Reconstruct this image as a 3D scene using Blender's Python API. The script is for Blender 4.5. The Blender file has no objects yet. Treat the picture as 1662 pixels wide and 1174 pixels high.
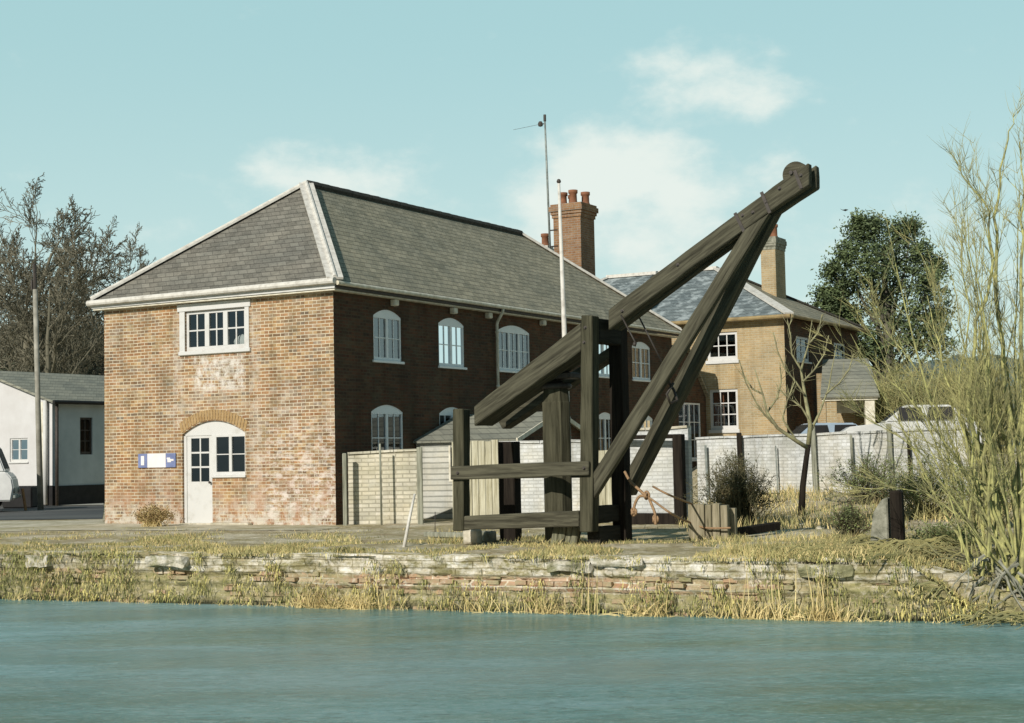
import bpy, bmesh, math, random
import numpy as np
from mathutils import Vector, Matrix, noise
from mathutils.geometry import tessellate_polygon
R = math.radians
random.seed(7)
scene = bpy.context.scene
C = scene.collection

# ------------------------------------------------------------------ camera
FPX, PITCH, ROLL = 2530.0, 0.0608, 0.0195
CAM = Vector((0, 0, 1.42))
cam = bpy.data.cameras.new('camera'); camo = bpy.data.objects.new('camera', cam); C.objects.link(camo)
cam.sensor_width = 36; cam.lens = 36 * FPX / 1662; cam.clip_end = 3000; cam.clip_start = .1
camo.matrix_world = Matrix.Translation(CAM) @ Matrix.Rotation(math.pi / 2 + PITCH, 4, 'X') @ Matrix.Rotation(-ROLL, 4, 'Z')
scene.camera = camo
scene.render.resolution_x = 1024; scene.render.resolution_y = 723

# ------------------------------------------------------------------ light
SUN_AZ, SUN_EL = R(-148), R(29)      # azimuth clockwise from +Y
sun = bpy.data.lights.new('sun', 'SUN'); sun.energy = 4.3; sun.angle = R(.5); sun.color = (1, .95, .86)
suno = bpy.data.objects.new('sun', sun); C.objects.link(suno)
sd = Vector((math.sin(SUN_AZ) * math.cos(SUN_EL), math.cos(SUN_AZ) * math.cos(SUN_EL), math.sin(SUN_EL)))
suno.rotation_euler = sd.to_track_quat('Z', 'Y').to_euler()
w = bpy.data.worlds.new('World'); scene.world = w; w.use_nodes = True
nt = w.node_tree; N = nt.nodes; LK = nt.links; N.clear()
def wn(t, **k):
    n = N.new(t)
    for a, b in k.items(): setattr(n, a, b)
    return n
wo = wn('ShaderNodeOutputWorld'); bg = wn('ShaderNodeBackground'); bg.inputs[1].default_value = .10
sky = wn('ShaderNodeTexSky', sky_type='NISHITA', sun_disc=False, sun_elevation=SUN_EL, sun_rotation=SUN_AZ)
sky.air_density = 1.0; sky.dust_density = 1.2; sky.ozone_density = .6
tc = wn('ShaderNodeTexCoord')
tint = wn('ShaderNodeMix', data_type='RGBA', blend_type='MIX'); tint.inputs[0].default_value = .85
LK.new(sky.outputs[0], tint.inputs[6]); 
gs = wn('ShaderNodeSeparateXYZ'); LK.new(tc.outputs['Generated'], gs.inputs[0])
ge = wn('ShaderNodeMapRange', interpolation_type='SMOOTHSTEP'); LK.new(gs.outputs[2], ge.inputs[0]); ge.inputs[1].default_value = .02; ge.inputs[2].default_value = .30
gm = wn('ShaderNodeMix', data_type='RGBA'); LK.new(ge.outputs[0], gm.inputs[0]); gm.inputs[6].default_value = (6.4, 8.3, 7.9, 1); gm.inputs[7].default_value = (4.3, 7.0, 7.1, 1)
gz2 = wn('ShaderNodeMapRange', interpolation_type='SMOOTHSTEP'); LK.new(gs.outputs[2], gz2.inputs[0]); gz2.inputs[1].default_value = .34; gz2.inputs[2].default_value = .8
gm2 = wn('ShaderNodeMix', data_type='RGBA'); LK.new(gz2.outputs[0], gm2.inputs[0]); LK.new(gm.outputs[2], gm2.inputs[6]); gm2.inputs[7].default_value = (.5, 1.2, 1.7, 1)
gy = wn('ShaderNodeMapRange', interpolation_type='SMOOTHSTEP'); LK.new(gs.outputs[1], gy.inputs[0]); gy.inputs[1].default_value = .55; gy.inputs[2].default_value = -.2
gm3 = wn('ShaderNodeMix', data_type='RGBA'); LK.new(gy.outputs[0], gm3.inputs[0]); LK.new(gm2.outputs[2], gm3.inputs[6]); gm3.inputs[7].default_value = (1.0, 2.0, 2.4, 1)
LK.new(gm3.outputs[2], tint.inputs[7])
acc = None
for (px, py, rx, ry, amt) in ((1000, 290, 150, 80, 1.25), (1090, 320, 140, 70, 1.0), (905, 330, 90, 60, .95), (1170, 160, 120, 62, .9), (1080, 110, 60, 40, .75), (545, 300, 170, 52, .75), (440, 280, 70, 40, .6), (1010, 400, 420, 80, .7), (1240, 300, 110, 55, .55), (880, 310, 80, 70, .5), (200, 420, 260, 60, .3), (1450, 430, 300, 120, .35)):
    az = (px - 831) / FPX; el = (741 - .0195 * (px - 831) - py) / FPX
    v = wn('ShaderNodeVectorMath', operation='SUBTRACT'); LK.new(tc.outputs['Generated'], v.inputs[0]); v.inputs[1].default_value = (az, 1, el)
    s = wn('ShaderNodeVectorMath', operation='MULTIPLY'); LK.new(v.outputs[0], s.inputs[0]); s.inputs[1].default_value = (FPX / rx, .4, FPX / ry)
    l = wn('ShaderNodeVectorMath', operation='LENGTH'); LK.new(s.outputs[0], l.inputs[0])
    m = wn('ShaderNodeMapRange'); LK.new(l.outputs['Value'], m.inputs[0]); m.inputs[1].default_value = 1.5; m.inputs[2].default_value = 0; m.inputs[3].default_value = 0; m.inputs[4].default_value = amt
    if acc is None: acc = m
    else:
        a = wn('ShaderNodeMath', operation='MAXIMUM'); LK.new(acc.outputs[0], a.inputs[0]); LK.new(m.outputs[0], a.inputs[1]); acc = a
sc = wn('ShaderNodeVectorMath', operation='MULTIPLY'); LK.new(tc.outputs['Generated'], sc.inputs[0]); sc.inputs[1].default_value = (1, 1, 1.7)
nz = wn('ShaderNodeTexNoise'); LK.new(sc.outputs[0], nz.inputs[0]); nz.inputs['Scale'].default_value = 26; nz.inputs['Detail'].default_value = 9; nz.inputs['Roughness'].default_value = .58
n2 = wn('ShaderNodeMath', operation='MULTIPLY_ADD'); LK.new(nz.outputs[0], n2.inputs[0]); n2.inputs[1].default_value = 1.35; n2.inputs[2].default_value = -.72
ad = wn('ShaderNodeMath', operation='ADD'); LK.new(acc.outputs[0], ad.inputs[0]); LK.new(n2.outputs[0], ad.inputs[1])
cr = wn('ShaderNodeMapRange', interpolation_type='SMOOTHSTEP'); LK.new(ad.outputs[0], cr.inputs[0]); cr.inputs[1].default_value = .10; cr.inputs[2].default_value = .85; cr.inputs[4].default_value = 1.0
mx = wn('ShaderNodeMix', data_type='RGBA'); LK.new(cr.outputs[0], mx.inputs[0]); LK.new(tint.outputs[2], mx.inputs[6]); mx.inputs[7].default_value = (8.0, 8.8, 8.3, 1)
LK.new(mx.outputs[2], bg.inputs[0]); LK.new(bg.outputs[0], wo.inputs[0])
vs = scene.view_settings; vs.view_transform = 'Standard'; vs.look = 'None'; vs.exposure = 0.0; vs.gamma = 1

# ------------------------------------------------------------------ measuring helpers (photo pixel -> real point on a real plane)
TH = .517
A3 = Vector((math.sin(TH), math.cos(TH), 0)); B3 = Vector((-math.cos(TH), math.sin(TH), 0))
CRN = Vector((-3.90, 34.08, 0))
def ray(u, v):
    xr = u - 831; yr = 587 - v
    x = xr * math.cos(ROLL) + yr * math.sin(ROLL); y = -xr * math.sin(ROLL) + yr * math.cos(ROLL)
    c, s = math.cos(PITCH), math.sin(PITCH)
    return Vector((x / FPX, c - (y / FPX) * s, s + (y / FPX) * c))
def on(u, v, O, n):
    d = ray(u, v); return CAM + d * ((O - CAM).dot(n) / d.dot(n))
def atz(u, v, z=0): return on(u, v, Vector((0, 0, z)), Vector((0, 0, 1)))
def atY(u, v, Y): return on(u, v, Vector((0, Y, 0)), Vector((0, 1, 0)))
def smooth(a, b, x):
    t = min(1, max(0, (x - a) / (b - a))); return t * t * (3 - 2 * t)
def fbm(x, y, z=0, o=4):
    return noise.fractal(Vector((x, y, z)), 1.0, 2.0, o)

# ------------------------------------------------------------------ object helpers
def tag(o, label=None, cat=None, group=None, kind=None):
    if label: o['label'] = label
    if cat: o['category'] = cat
    if group: o['group'] = group
    if kind: o['kind'] = kind
    return o
def empty(name, loc=(0, 0, 0), rz=0, label=None, cat=None, group=None):
    o = bpy.data.objects.new(name, None); C.objects.link(o); o.location = loc; o.rotation_euler = (0, 0, rz)
    o.empty_display_size = .2
    return tag(o, label, cat, group)
class MB:
    def __init__(s): s.v = []; s.f = []
    def poly(s, pts, faces):
        b = len(s.v); s.v += [tuple(p) for p in pts]; s.f += [tuple(i + b for i in f) for f in faces]
    def box(s, x0, y0, z0, x1, y1, z1):
        s.poly([(x0, y0, z0), (x1, y0, z0), (x1, y1, z0), (x0, y1, z0), (x0, y0, z1), (x1, y0, z1), (x1, y1, z1), (x0, y1, z1)],
               [(0, 3, 2, 1), (4, 5, 6, 7), (0, 1, 5, 4), (1, 2, 6, 5), (2, 3, 7, 6), (3, 0, 4, 7)])
    def prism(s, pts, d):      # pts: 3D polygon, d: extrusion vector
        n = len(pts); d = Vector(d); P = [Vector(p) for p in pts]; Q = [p + d for p in P]
        tri = tessellate_polygon([P])
        f = [tuple(t) for t in tri] + [tuple(n + i for i in reversed(t)) for t in tri]
        f += [(i, (i + 1) % n, n + (i + 1) % n, n + i) for i in range(n)]
        s.poly(P + Q, f)
    def bar(s, p, q, w, h, up=(0, 0, 1)):     # box beam between two points
        p = Vector(p); q = Vector(q); d = (q - p).normalized(); up = Vector(up)
        sx = d.cross(up)
        if sx.length < 1e-4: sx = d.cross(Vector((0, 1, 0)))
        sx.normalize(); uz = sx.cross(d).normalized()
        P = [p + sx * a * w / 2 + uz * b * h / 2 for a, b in ((-1, -1), (1, -1), (1, 1), (-1, 1))]
        s.poly(P + [x + (q - p) for x in P], [(0, 3, 2, 1), (4, 5, 6, 7), (0, 1, 5, 4), (1, 2, 6, 5), (2, 3, 7, 6), (3, 0, 4, 7)])
    def tube(s, pts, rad, n=6, cap=True):
        pts = [Vector(p) for p in pts]; k = len(pts)
        if not hasattr(rad, '__len__'): rad = [rad] * k
        b = len(s.v); side = None
        for i, p in enumerate(pts):
            t = (pts[min(i + 1, k - 1)] - pts[max(i - 1, 0)])
            if t.length < 1e-7: t = Vector((0, 0, 1))
            t.normalize()
            if side is None: side = t.orthogonal().normalized()
            side = (side - t * side.dot(t))
            if side.length < 1e-5: side = t.orthogonal()
            side.normalize(); o = t.cross(side)
            for j in range(n):
                a = 2 * math.pi * j / n
                s.v.append(tuple(p + (side * math.cos(a) + o * math.sin(a)) * rad[i]))
        for i in range(k - 1):
            for j in range(n):
                a = b + i * n + j; c = b + i * n + (j + 1) % n
                s.f.append((a, c, c + n, a + n))
        if cap and n > 2:
            s.f.append(tuple(b + j for j in reversed(range(n)))); s.f.append(tuple(b + (k - 1) * n + j for j in range(n)))
    def lathe(s, prof, n=16, o=(0, 0, 0), ax=(0, 0, 1)):
        ax = Vector(ax).normalized(); o = Vector(o)
        s.tube([o + ax * z for r, z in prof], [max(r, 1e-4) for r, z in prof], n)
    def build(s, name, mat=None, parent=None, smooth_=False, bevel=0, loc=None, rz=None, seg=1):
        me = bpy.data.meshes.new(name); me.from_pydata(s.v, [], s.f); me.validate(); me.update()
        if bevel or True:
            bm = bmesh.new(); bm.from_mesh(me)
            if len(s.f) < 60000: bmesh.ops.recalc_face_normals(bm, faces=bm.faces)
            if bevel: bmesh.ops.bevel(bm, geom=[e for e in bm.edges if len(e.link_faces) == 2 and e.calc_face_angle(0) > .5], offset=bevel, segments=seg, affect='EDGES', clamp_overlap=True)
            bm.to_mesh(me); bm.free()
        if smooth_:
            for p in me.polygons: p.use_smooth = True
        o = bpy.data.objects.new(name, me); C.objects.link(o)
        if mat:
            for m in (mat if isinstance(mat, (list, tuple)) else [mat]): me.materials.append(m)
        if parent: o.parent = parent
        if loc: o.location = loc
        if rz is not None: o.rotation_euler = (0, 0, rz)
        return o

# ------------------------------------------------------------------ material helpers
class NT:
    def __init__(s, name, rough=.8, spec=.3):
        s.m = bpy.data.materials.new(name); s.m.use_nodes = True; s.t = s.m.node_tree; s.n = s.t.nodes; s.l = s.t.links
        s.b = s.n['Principled BSDF']; s.b.inputs['Roughness'].default_value = rough; s.b.inputs['Specular IOR Level'].default_value = spec
        s.tc = s.n.new('ShaderNodeTexCoord'); s.obj = s.tc.outputs['Object']
    def node(s, t, ins=None, **k):
        n = s.n.new(t)
        for a, b in k.items(): setattr(n, a, b)
        for i, v in (ins or {}).items():
            if hasattr(v, 'links') or hasattr(v, 'is_linked'): s.l.new(v, n.inputs[i])
            else: n.inputs[i].default_value = v
        return n
    def map(s, scale=(1, 1, 1), rot=(0, 0, 0), src=None):
        return s.node('ShaderNodeMapping', {0: src or s.obj, 'Scale': scale, 'Rotation': rot}).outputs[0]
    def noise(s, scale, detail=5, rough=.55, src=None, dist=0):
        return s.node('ShaderNodeTexNoise', {0: src or s.obj, 'Scale': scale, 'Detail': detail, 'Roughness': rough, 'Distortion': dist}).outputs[0]
    def ramp(s, fac, stops, interp='LINEAR'):
        r = s.node('ShaderNodeValToRGB', {0: fac}); e = r.color_ramp; e.interpolation = interp
        while len(e.elements) < len(stops): e.elements.new(.5)
        for i, (p, c) in enumerate(stops):
            e.elements[i].position = p
            e.elements[i].color = (c, c, c, 1) if not hasattr(c, '__len__') else (*c[:3], 1)
        return r.outputs[0]
    def mix(s, f, a, b, mode='MIX'):
        return s.node('ShaderNodeMix', {0: f, 6: a if not isinstance(a, tuple) else (*a[:3], 1), 7: b if not isinstance(b, tuple) else (*b[:3], 1)}, data_type='RGBA', blend_type=mode).outputs[2]
    def math(s, op, a, b=0.0):
        return s.node('ShaderNodeMath', {0: a, 1: b}, operation=op).outputs[0]
    def col(s, c): s.l.new(c, s.b.inputs['Base Color']); return s
    def bump(s, h, strength=.5, dist=.02):
        n = s.node('ShaderNodeBump', {'Height': h, 'Strength': strength, 'Distance': dist}); s.l.new(n.outputs[0], s.b.inputs['Normal']); return s

def simple(name, c1, c2=None, scale=6, rough=.8, spec=.25, bump=.0, bd=.01, stretch=(1, 1, 1), detail=6, lo=.35, hi=.65):
    t = NT(name, rough, spec); c2 = c2 or tuple(x * .7 for x in c1)
    n = t.noise(scale, detail, .6, t.map(stretch))
    t.col(t.ramp(n, [(lo, c2), (hi, c1)]))
    if bump: t.bump(n, bump, bd)
    return t.m

def brick_mat(name, cols, mortar, pale=(.62, .55, .48), pale_amt=.5, dirt=(.1, .09, .07), extra=None, wall_axis='xy', bw=.225, bh=.075, msz=.010, bump=.6):
    t = NT(name, .92, .15)
    sp = t.node('ShaderNodeSeparateXYZ', {0: t.obj})
    X = t.math('ADD', sp.outputs[0], sp.outputs[1])
    wob = t.noise(1.3, 3); wob2 = t.math('MULTIPLY', t.math('SUBTRACT', wob, .5), .03)
    Z = t.math('ADD', sp.outputs[2], wob2)
    vec = t.node('ShaderNodeCombineXYZ', {0: X, 1: Z}).outputs[0]
    br = t.node('ShaderNodeTexBrick', {0: vec, 'Color1': (0, 0, 0, 1), 'Color2': (1, 1, 1, 1), 'Mortar': (.5, .5, .5, 1), 'Scale': 1, 'Mortar Size': msz, 'Mortar Smooth': .25, 'Bias': 0, 'Brick Width': bw, 'Row Height': bh})
    br.offset = .5
    # per-brick random colour: white noise on the brick index
    row = t.math('FLOOR', t.math('DIVIDE', Z, bh)); odd = t.math('MULTIPLY', t.math('MODULO', row, 2), bw * .5)
    ci = t.math('FLOOR', t.math('DIVIDE', t.math('ADD', X, odd), bw))
    wv = t.node('ShaderNodeCombineXYZ', {0: ci, 1: row}).outputs[0]
    rnd = t.node('ShaderNodeTexWhiteNoise', {0: wv}, noise_dimensions='2D').outputs[0]
    c = t.ramp(rnd, [(i / (len(cols) - 1), q) for i, q in enumerate(cols)])
    n1 = t.noise(2.2, 6, .62)
    n3 = t.noise(14, 5, .7)
    c = t.mix(t.math('MULTIPLY', t.ramp(n3, [(.35, 0), (.75, 1)]), .35), c, tuple(x * .55 for x in cols[0]))
    c = t.mix(br.outputs['Fac'], c, mortar)
    c = t.mix(t.math('MULTIPLY', t.ramp(n1, [(.5, 0), (.68, 1)]), .55), c, dirt)
    c = t.mix(1.0, c, t.ramp(t.noise(.9, 6, .6), [(.3, (.78, .80, .84)), (.5, (1, 1, 1)), (.7, (1.12, 1.06, .96))]), 'MULTIPLY')
    c = t.mix(1.0, c, t.ramp(t.noise(.7, 5, .6, t.map((4, 4, .35))), [(.36, (.82, .80, .76)), (.5, (1, 1, 1))]), 'MULTIPLY')
    if extra: c = extra(t, c, sp, n1, n3)
    pm = t.noise(1.1, 8, .68, t.map((1, 1, 1.3)))
    pmr = t.math('MULTIPLY', t.ramp(t.math('MULTIPLY_ADD' if 0 else 'ADD', pm, t.math('MULTIPLY', rnd, .12)), [(.6, 0), (.72, 1)]), pale_amt)
    c = t.mix(pmr, c, pale)
    t.col(c)
    h = t.math('ADD', t.math('MULTIPLY', t.math('SUBTRACT', 1, br.outputs['Fac']), .7), t.math('MULTIPLY', n3, .5))
    t.bump(h, bump, .012)
    return t.m

def slate_mat(name, c1, c2, lich, rowz=.13, lamt=.5, streak=None):
    t = NT(name, .85, .3)
    sp = t.node('ShaderNodeSeparateXYZ', {0: t.obj})
    X = t.math('ADD', sp.outputs[0], sp.outputs[1]); Z = sp.outputs[2]
    row = t.math('FLOOR', t.math('DIVIDE', Z, rowz)); odd = t.math('MULTIPLY', t.math('MODULO', row, 2), .13)
    ci = t.math('FLOOR', t.math('DIVIDE', t.math('ADD', X, odd), .26))
    rnd = t.node('ShaderNodeTexWhiteNoise', {0: t.node('ShaderNodeCombineXYZ', {0: ci, 1: row}).outputs[0]}, noise_dimensions='2D').outputs[0]
    fr = t.math('FRACT', t.math('DIVIDE', Z, rowz))
    c = t.mix(rnd, c1, c2)
    n = t.noise(4.5, 10, .74, t.map((1, 1, 1.3))); n2 = t.noise(26, 6, .75)
    c = t.mix(t.math('MULTIPLY', t.ramp(n, [(.38, 0), (.72, 1)]), lamt), c, lich)
    c = t.mix(1.0, c, t.ramp(t.noise(.8, 5, .6), [(.35, (.82, .84, .84)), (.65, (1.12, 1.1, 1.06))]), 'MULTIPLY')
    c = t.mix(t.math('MULTIPLY', t.ramp(n2, [(.56, 0), (.68, 1)]), .45), c, tuple(x * 1.25 for x in lich))
    c = t.mix(t.math('MULTIPLY', t.math('LESS_THAN', fr, .13), .75), c, tuple(x * .3 for x in c1))
    gp = t.math('FRACT', t.math('DIVIDE', t.math('ADD', X, odd), .26))
    c = t.mix(t.math('MULTIPLY', t.math('LESS_THAN', gp, .06), .5), c, tuple(x * .35 for x in c1))
    if streak:
        s = t.noise(5, 4, .6, t.map(streak)); c = t.mix(t.math('MULTIPLY', t.ramp(s, [(.5, 0), (.65, 1)]), .6), c, tuple(x * 2.0 for x in lich))
    t.col(c)
    t.bump(t.math('ADD', t.math('MULTIPLY', t.math('SUBTRACT', 1, fr), .6), t.math('ADD', t.math('MULTIPLY', rnd, .4), t.math('MULTIPLY', n2, .4))), .8, .03)
    return t.m

def wood_mat(name, c1, c2, along='x', rough=.9, spec=.08, bump=.5, sc=1.0, knots=False):
    t = NT(name, rough, spec)
    st = {'x': (.6, 9, 9), 'y': (9, .6, 9), 'z': (9, 9, .6)}[along]
    st = tuple(s * sc for s in st)
    n = t.noise(2.2, 8, .65, t.map(st), .4)
    n2 = t.noise(1.6, 5, .6)
    c = t.ramp(n, [(.28, tuple(x * .35 for x in c2)), (.42, c2), (.62, c1)])
    c = t.mix(t.math('MULTIPLY', t.ramp(n2, [(.4, 0), (.7, 1)]), .5), c, tuple(x * .62 for x in c1))
    t.col(c); t.bump(n, bump, .02)
    return t.m

def glass_mat(name, refl=.35, tcol=(.75, .8, .78), rough=.03):
    t = NT(name)
    tr = t.node('ShaderNodeBsdfTransparent', {0: (*tcol, 1)}); gl = t.node('ShaderNodeBsdfGlossy', {0: (.9, .95, 1, 1), 'Roughness': rough})
    fr = t.node('ShaderNodeFresnel', {'IOR': 1.6})
    n = t.noise(.9, 2); bp = t.node('ShaderNodeBump', {'Height': n, 'Strength': .25, 'Distance': .05}); t.l.new(bp.outputs[0], gl.inputs['Normal'])
    f = t.math('MAXIMUM', fr.outputs[0], refl)
    ms = t.node('ShaderNodeMixShader', {0: f, 1: tr.outputs[0], 2: gl.outputs[0]})
    t.l.new(ms.outputs[0], t.n['Material Output'].inputs[0])
    return t.m

M = {}
def front_extra(t, c, sp, n1, n3):
    # the wall was patched: a paler vertical strip round the old loading bay, whitewash remains, repaired lower courses
    X, Z = sp.outputs[0], sp.outputs[2]
    def band(v, a, b, s=.05):
        return t.math('MULTIPLY', t.node('ShaderNodeMapRange', {0: v, 1: a - s, 2: a + s}, interpolation_type='SMOOTHSTEP').outputs[0],
                      t.math('SUBTRACT', 1, t.node('ShaderNodeMapRange', {0: v, 1: b - s, 2: b + s}, interpolation_type='SMOOTHSTEP').outputs[0]))
    bn = t.math('ADD', X, t.math('MULTIPLY', t.math('SUBTRACT', n3, .5), .35))
    for a, b, z0, z1, amt, colr in ((-4.62, -4.32, 2.2, 4.9, .55, (.60, .54, .46)), (-2.36, -2.05, .1, 4.9, .5, (.58, .52, .44)), (-4.0, -2.5, 3.05, 3.85, .8, (.74, .70, .64)), (-4.4, -2.3, 2.6, 3.0, .38, (.5, .44, .36))):
        f = t.math('MULTIPLY', t.math('MULTIPLY', band(bn, a, b), band(Z, z0, z1, .12)), t.math('MULTIPLY', t.ramp(t.noise(5, 6, .7), [(.42, 0), (.6, 1)]), amt))
        c = t.mix(f, c, colr)
    # whiter rubbed bricks towards the quay-side corner, redder in patches
    wn_ = t.noise(3.1, 8, .72, t.map((1, 1, 2.2)))
    f = t.math('MULTIPLY', t.math('MULTIPLY', band(bn, -2.1, .5, .5), t.math('SUBTRACT', 1, t.node('ShaderNodeMapRange', {0: Z, 1: .8, 2: 3.2}).outputs[0])), t.ramp(wn_, [(.48, 0), (.58, 1)]))
    c = t.mix(t.math('MULTIPLY', f, .8), c, (.74, .66, .60))
    f = t.math('MULTIPLY', t.math('MULTIPLY', t.math('SUBTRACT', 1, t.node('ShaderNodeMapRange', {0: Z, 1: .5, 2: 1.5}).outputs[0]), .75), t.ramp(t.noise(2.6, 6, .66), [(.47, 0), (.56, 1)]))
    c = t.mix(t.math('MULTIPLY', f, .7), c, (.40, .22, .13))
    f = t.math('MULTIPLY', t.math('SUBTRACT', 1, t.node('ShaderNodeMapRange', {0: Z, 1: .1, 2: .75}).outputs[0]), t.ramp(t.noise(4.5, 6, .7), [(.44, 0), (.55, 1)]))
    c = t.mix(t.math('MULTIPLY', f, .7), c, (.6, .56, .48))
    return c
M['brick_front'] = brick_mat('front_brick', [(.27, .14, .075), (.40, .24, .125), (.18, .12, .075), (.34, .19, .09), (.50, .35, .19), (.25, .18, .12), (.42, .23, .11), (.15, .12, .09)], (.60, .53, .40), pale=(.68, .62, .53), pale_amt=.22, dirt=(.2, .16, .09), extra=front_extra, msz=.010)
M['brick_side'] = brick_mat('side_brick', [(0.0925, 0.0439, 0.028), (0.149, 0.0732, 0.0431), (0.074, 0.0462, 0.0323), (0.124, 0.0732, 0.0431), (0.062, 0.0402, 0.0291)], (0.105, 0.0832, 0.0557), pale=(0.172, 0.146, 0.0916), pale_amt=.25, dirt=(0.062, 0.0549, 0.0366))  # the front brick made darker: shade put into the colour
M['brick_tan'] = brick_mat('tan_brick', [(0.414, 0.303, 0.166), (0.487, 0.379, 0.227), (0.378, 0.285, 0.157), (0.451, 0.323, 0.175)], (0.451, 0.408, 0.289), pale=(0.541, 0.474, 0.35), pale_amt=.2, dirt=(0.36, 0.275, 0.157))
M['brick_orange'] = brick_mat('orange_brick', [(0.26, 0.13, 0.0638), (0.338, 0.206, 0.112), (0.299, 0.164, 0.0872)], (0.312, 0.26, 0.207), pale_amt=.1, dirt=(0.196, 0.116, 0.0638))
M['brick_rub'] = simple('rubbed_brick', (0.418, 0.288, 0.142), (0.317, 0.2, 0.0855), 9, bump=.3, stretch=(0.9, 0.9, 0.76))
M['brick_white'] = brick_mat('whitewashed_brick', [(0.594, 0.598, 0.57), (0.648, 0.653, 0.627), (0.54, 0.543, 0.513), (0.684, 0.69, 0.674)], (0.504, 0.506, 0.475), pale=(0.756, 0.764, 0.76), pale_amt=.7, dirt=(0.414, 0.423, 0.37), bump=1.0)
M['block_pale'] = brick_mat('pale_panel_brick', [(0.615, 0.57, 0.439), (0.71, 0.662, 0.531), (0.521, 0.489, 0.382), (0.781, 0.721, 0.601)], (0.391, 0.361, 0.277), pale=(0.828, 0.792, 0.67), pale_amt=.35, dirt=(0.426, 0.396, 0.277), bw=.3, bh=.09, msz=.014)
M['weatherboard'] = brick_mat('shed_boards', [(.56, .55, .48), (.62, .61, .55)], (.3, .3, .26), pale=(.6, .6, .56), pale_amt=.4, dirt=(.3, .3, .26), bw=3, bh=.13, msz=.02)
M['slate'] = slate_mat('slate_roof', (0.174, 0.167, 0.123), (0.285, 0.265, 0.2), (0.529, 0.465, 0.333), lamt=.5)  # lighter than the hip slate, offsetting in colour the long slope's grazing sun
M['slate_front'] = slate_mat('slate_roof_hip', (.115, .108, .09), (.20, .19, .16), (.34, .31, .265), lamt=.55)
M['slate_blue'] = slate_mat('blue_slate_roof', (0.115, 0.141, 0.149), (0.182, 0.215, 0.223), (0.247, 0.273, 0.273), lamt=.3, streak=(0.594, 0.594, 0.247))
M['slate_grey'] = slate_mat('grey_slate_roof', (0.208, 0.21, 0.177), (0.286, 0.284, 0.232), (0.338, 0.321, 0.243), lamt=.3)
M['lead'] = simple('painted_lead', (.66, .63, .57), (.45, .42, .37), 7, .6, bump=.1, lo=.3, hi=.55)
M['ridge'] = simple('ridge_tile', (.07, .065, .055), (.04, .038, .03), 9, bump=.2)
M['white'] = simple('white_paint', (0.616, 0.608, 0.586), (0.514, 0.499, 0.463), 4, .5, lo=.25, hi=.5)
M['white_fresh'] = simple('fresh_white_paint', (.88, .9, .9), (.8, .83, .83), 4, .4, lo=.25, hi=.5)  # lighter than the other white: sky light put into the colour
M['cream'] = simple('cream_paint', (.78, .74, .62), (.55, .5, .38), 6, .6)
M['white_render'] = simple('white_render', (0.626, 0.616, 0.608), (0.552, 0.536, 0.522), 1.2, .9, bump=.1)
M['pane'] = glass_mat('window_glass', .16)
M['pane_house'] = glass_mat('house_window_glass', .34)
M['pane_side'] = glass_mat('window_glass_side', .22)
M['dark'] = simple('dark_interior', (.03, .028, .025), (.02, .02, .018), 3)
M['black'] = simple('black_tar', (.022, .02, .02), (.012, .012, .012), 4, .6)
M['timber_x'] = wood_mat('weathered_timber', (0.12, 0.112, 0.077), (0.0535, 0.0494, 0.0344), 'x')
M['timber_z'] = wood_mat('weathered_timber_post', (0.0977, 0.0911, 0.0595), (0.0467, 0.0443, 0.0278), 'z')
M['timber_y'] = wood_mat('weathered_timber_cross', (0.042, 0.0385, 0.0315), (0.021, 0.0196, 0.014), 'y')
M['timber_dark'] = wood_mat('tarred_timber', (0.033, 0.0264, 0.0198), (0.0165, 0.0132, 0.0106), 'z')  # dark tone also stands for shade on the crane's far posts
M['timber_grey'] = wood_mat('grey_timber', (.38, .38, .30), (.2, .2, .15), 'z')
M['timber_pale'] = wood_mat('bleached_timber', (0.37, 0.323, 0.224), (0.2, 0.178, 0.112), 'z')
M['boards'] = wood_mat('pale_boards', (.58, .55, .42), (.36, .33, .22), 'z', sc=.8)
M['iron'] = simple('rusty_iron', (.07, .055, .045), (.035, .03, .025), 12, .6, .4, bump=.3)
M['chim_pot'] = simple('clay_pot', (0.289, 0.128, 0.068), (0.17, 0.0765, 0.0425), 5)
M['metal'] = simple('galvanised_metal', (.3, .33, .3), (.15, .17, .16), 8, .5, .5)
M['rope'] = simple('orange_rope', (0.376, 0.243, 0.135), (0.246, 0.153, 0.0836), 40, .9, bump=.5, bd=.005)
M['stone_pale'] = simple('pale_stone', (0.653, 0.596, 0.487), (0.376, 0.342, 0.248), 5, .95, bump=.8, bd=.04)
t_ = NT('mossy_coping_stone', .95, .1); n_ = t_.noise(6, 8, .75); m_ = t_.noise(2.3, 7, .7); t_.col(t_.mix(t_.ramp(m_, [(.46, 0), (.58, .85)]), t_.ramp(n_, [(.34, (.30, .27, .18)), (.5, (.58, .53, .43)), (.66, (.78, .73, .66))]), t_.ramp(n_, [(.35, (.10, .10, .04)), (.65, (.28, .27, .12))]))); t_.bump(n_, 1, .04); M['coping'] = t_.m
M['stone_grey'] = simple('grey_stone', (.36, .35, .28), (.15, .15, .11), 6, .95, bump=.8, bd=.03)
M['twig'] = simple('grey_twigs', (.13, .12, .09), (.07, .065, .05), 3)
M['twig_far'] = simple('far_twigs', (0.185, 0.167, 0.118), (0.111, 0.106, 0.0739), .3)
M['twig_near'] = simple('tree_bark', (0.352, 0.336, 0.182), (0.16, 0.144, 0.084), 6)
M['willow'] = simple('willow_bark', (.46, .44, .17), (.17, .16, .08), 7, .8, bump=.4, bd=.01, lo=.36, hi=.6)
M['willow_twig'] = simple('willow_twigs', (0.377, 0.337, 0.138), (0.171, 0.168, 0.0842), 1.2, .7)
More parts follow.
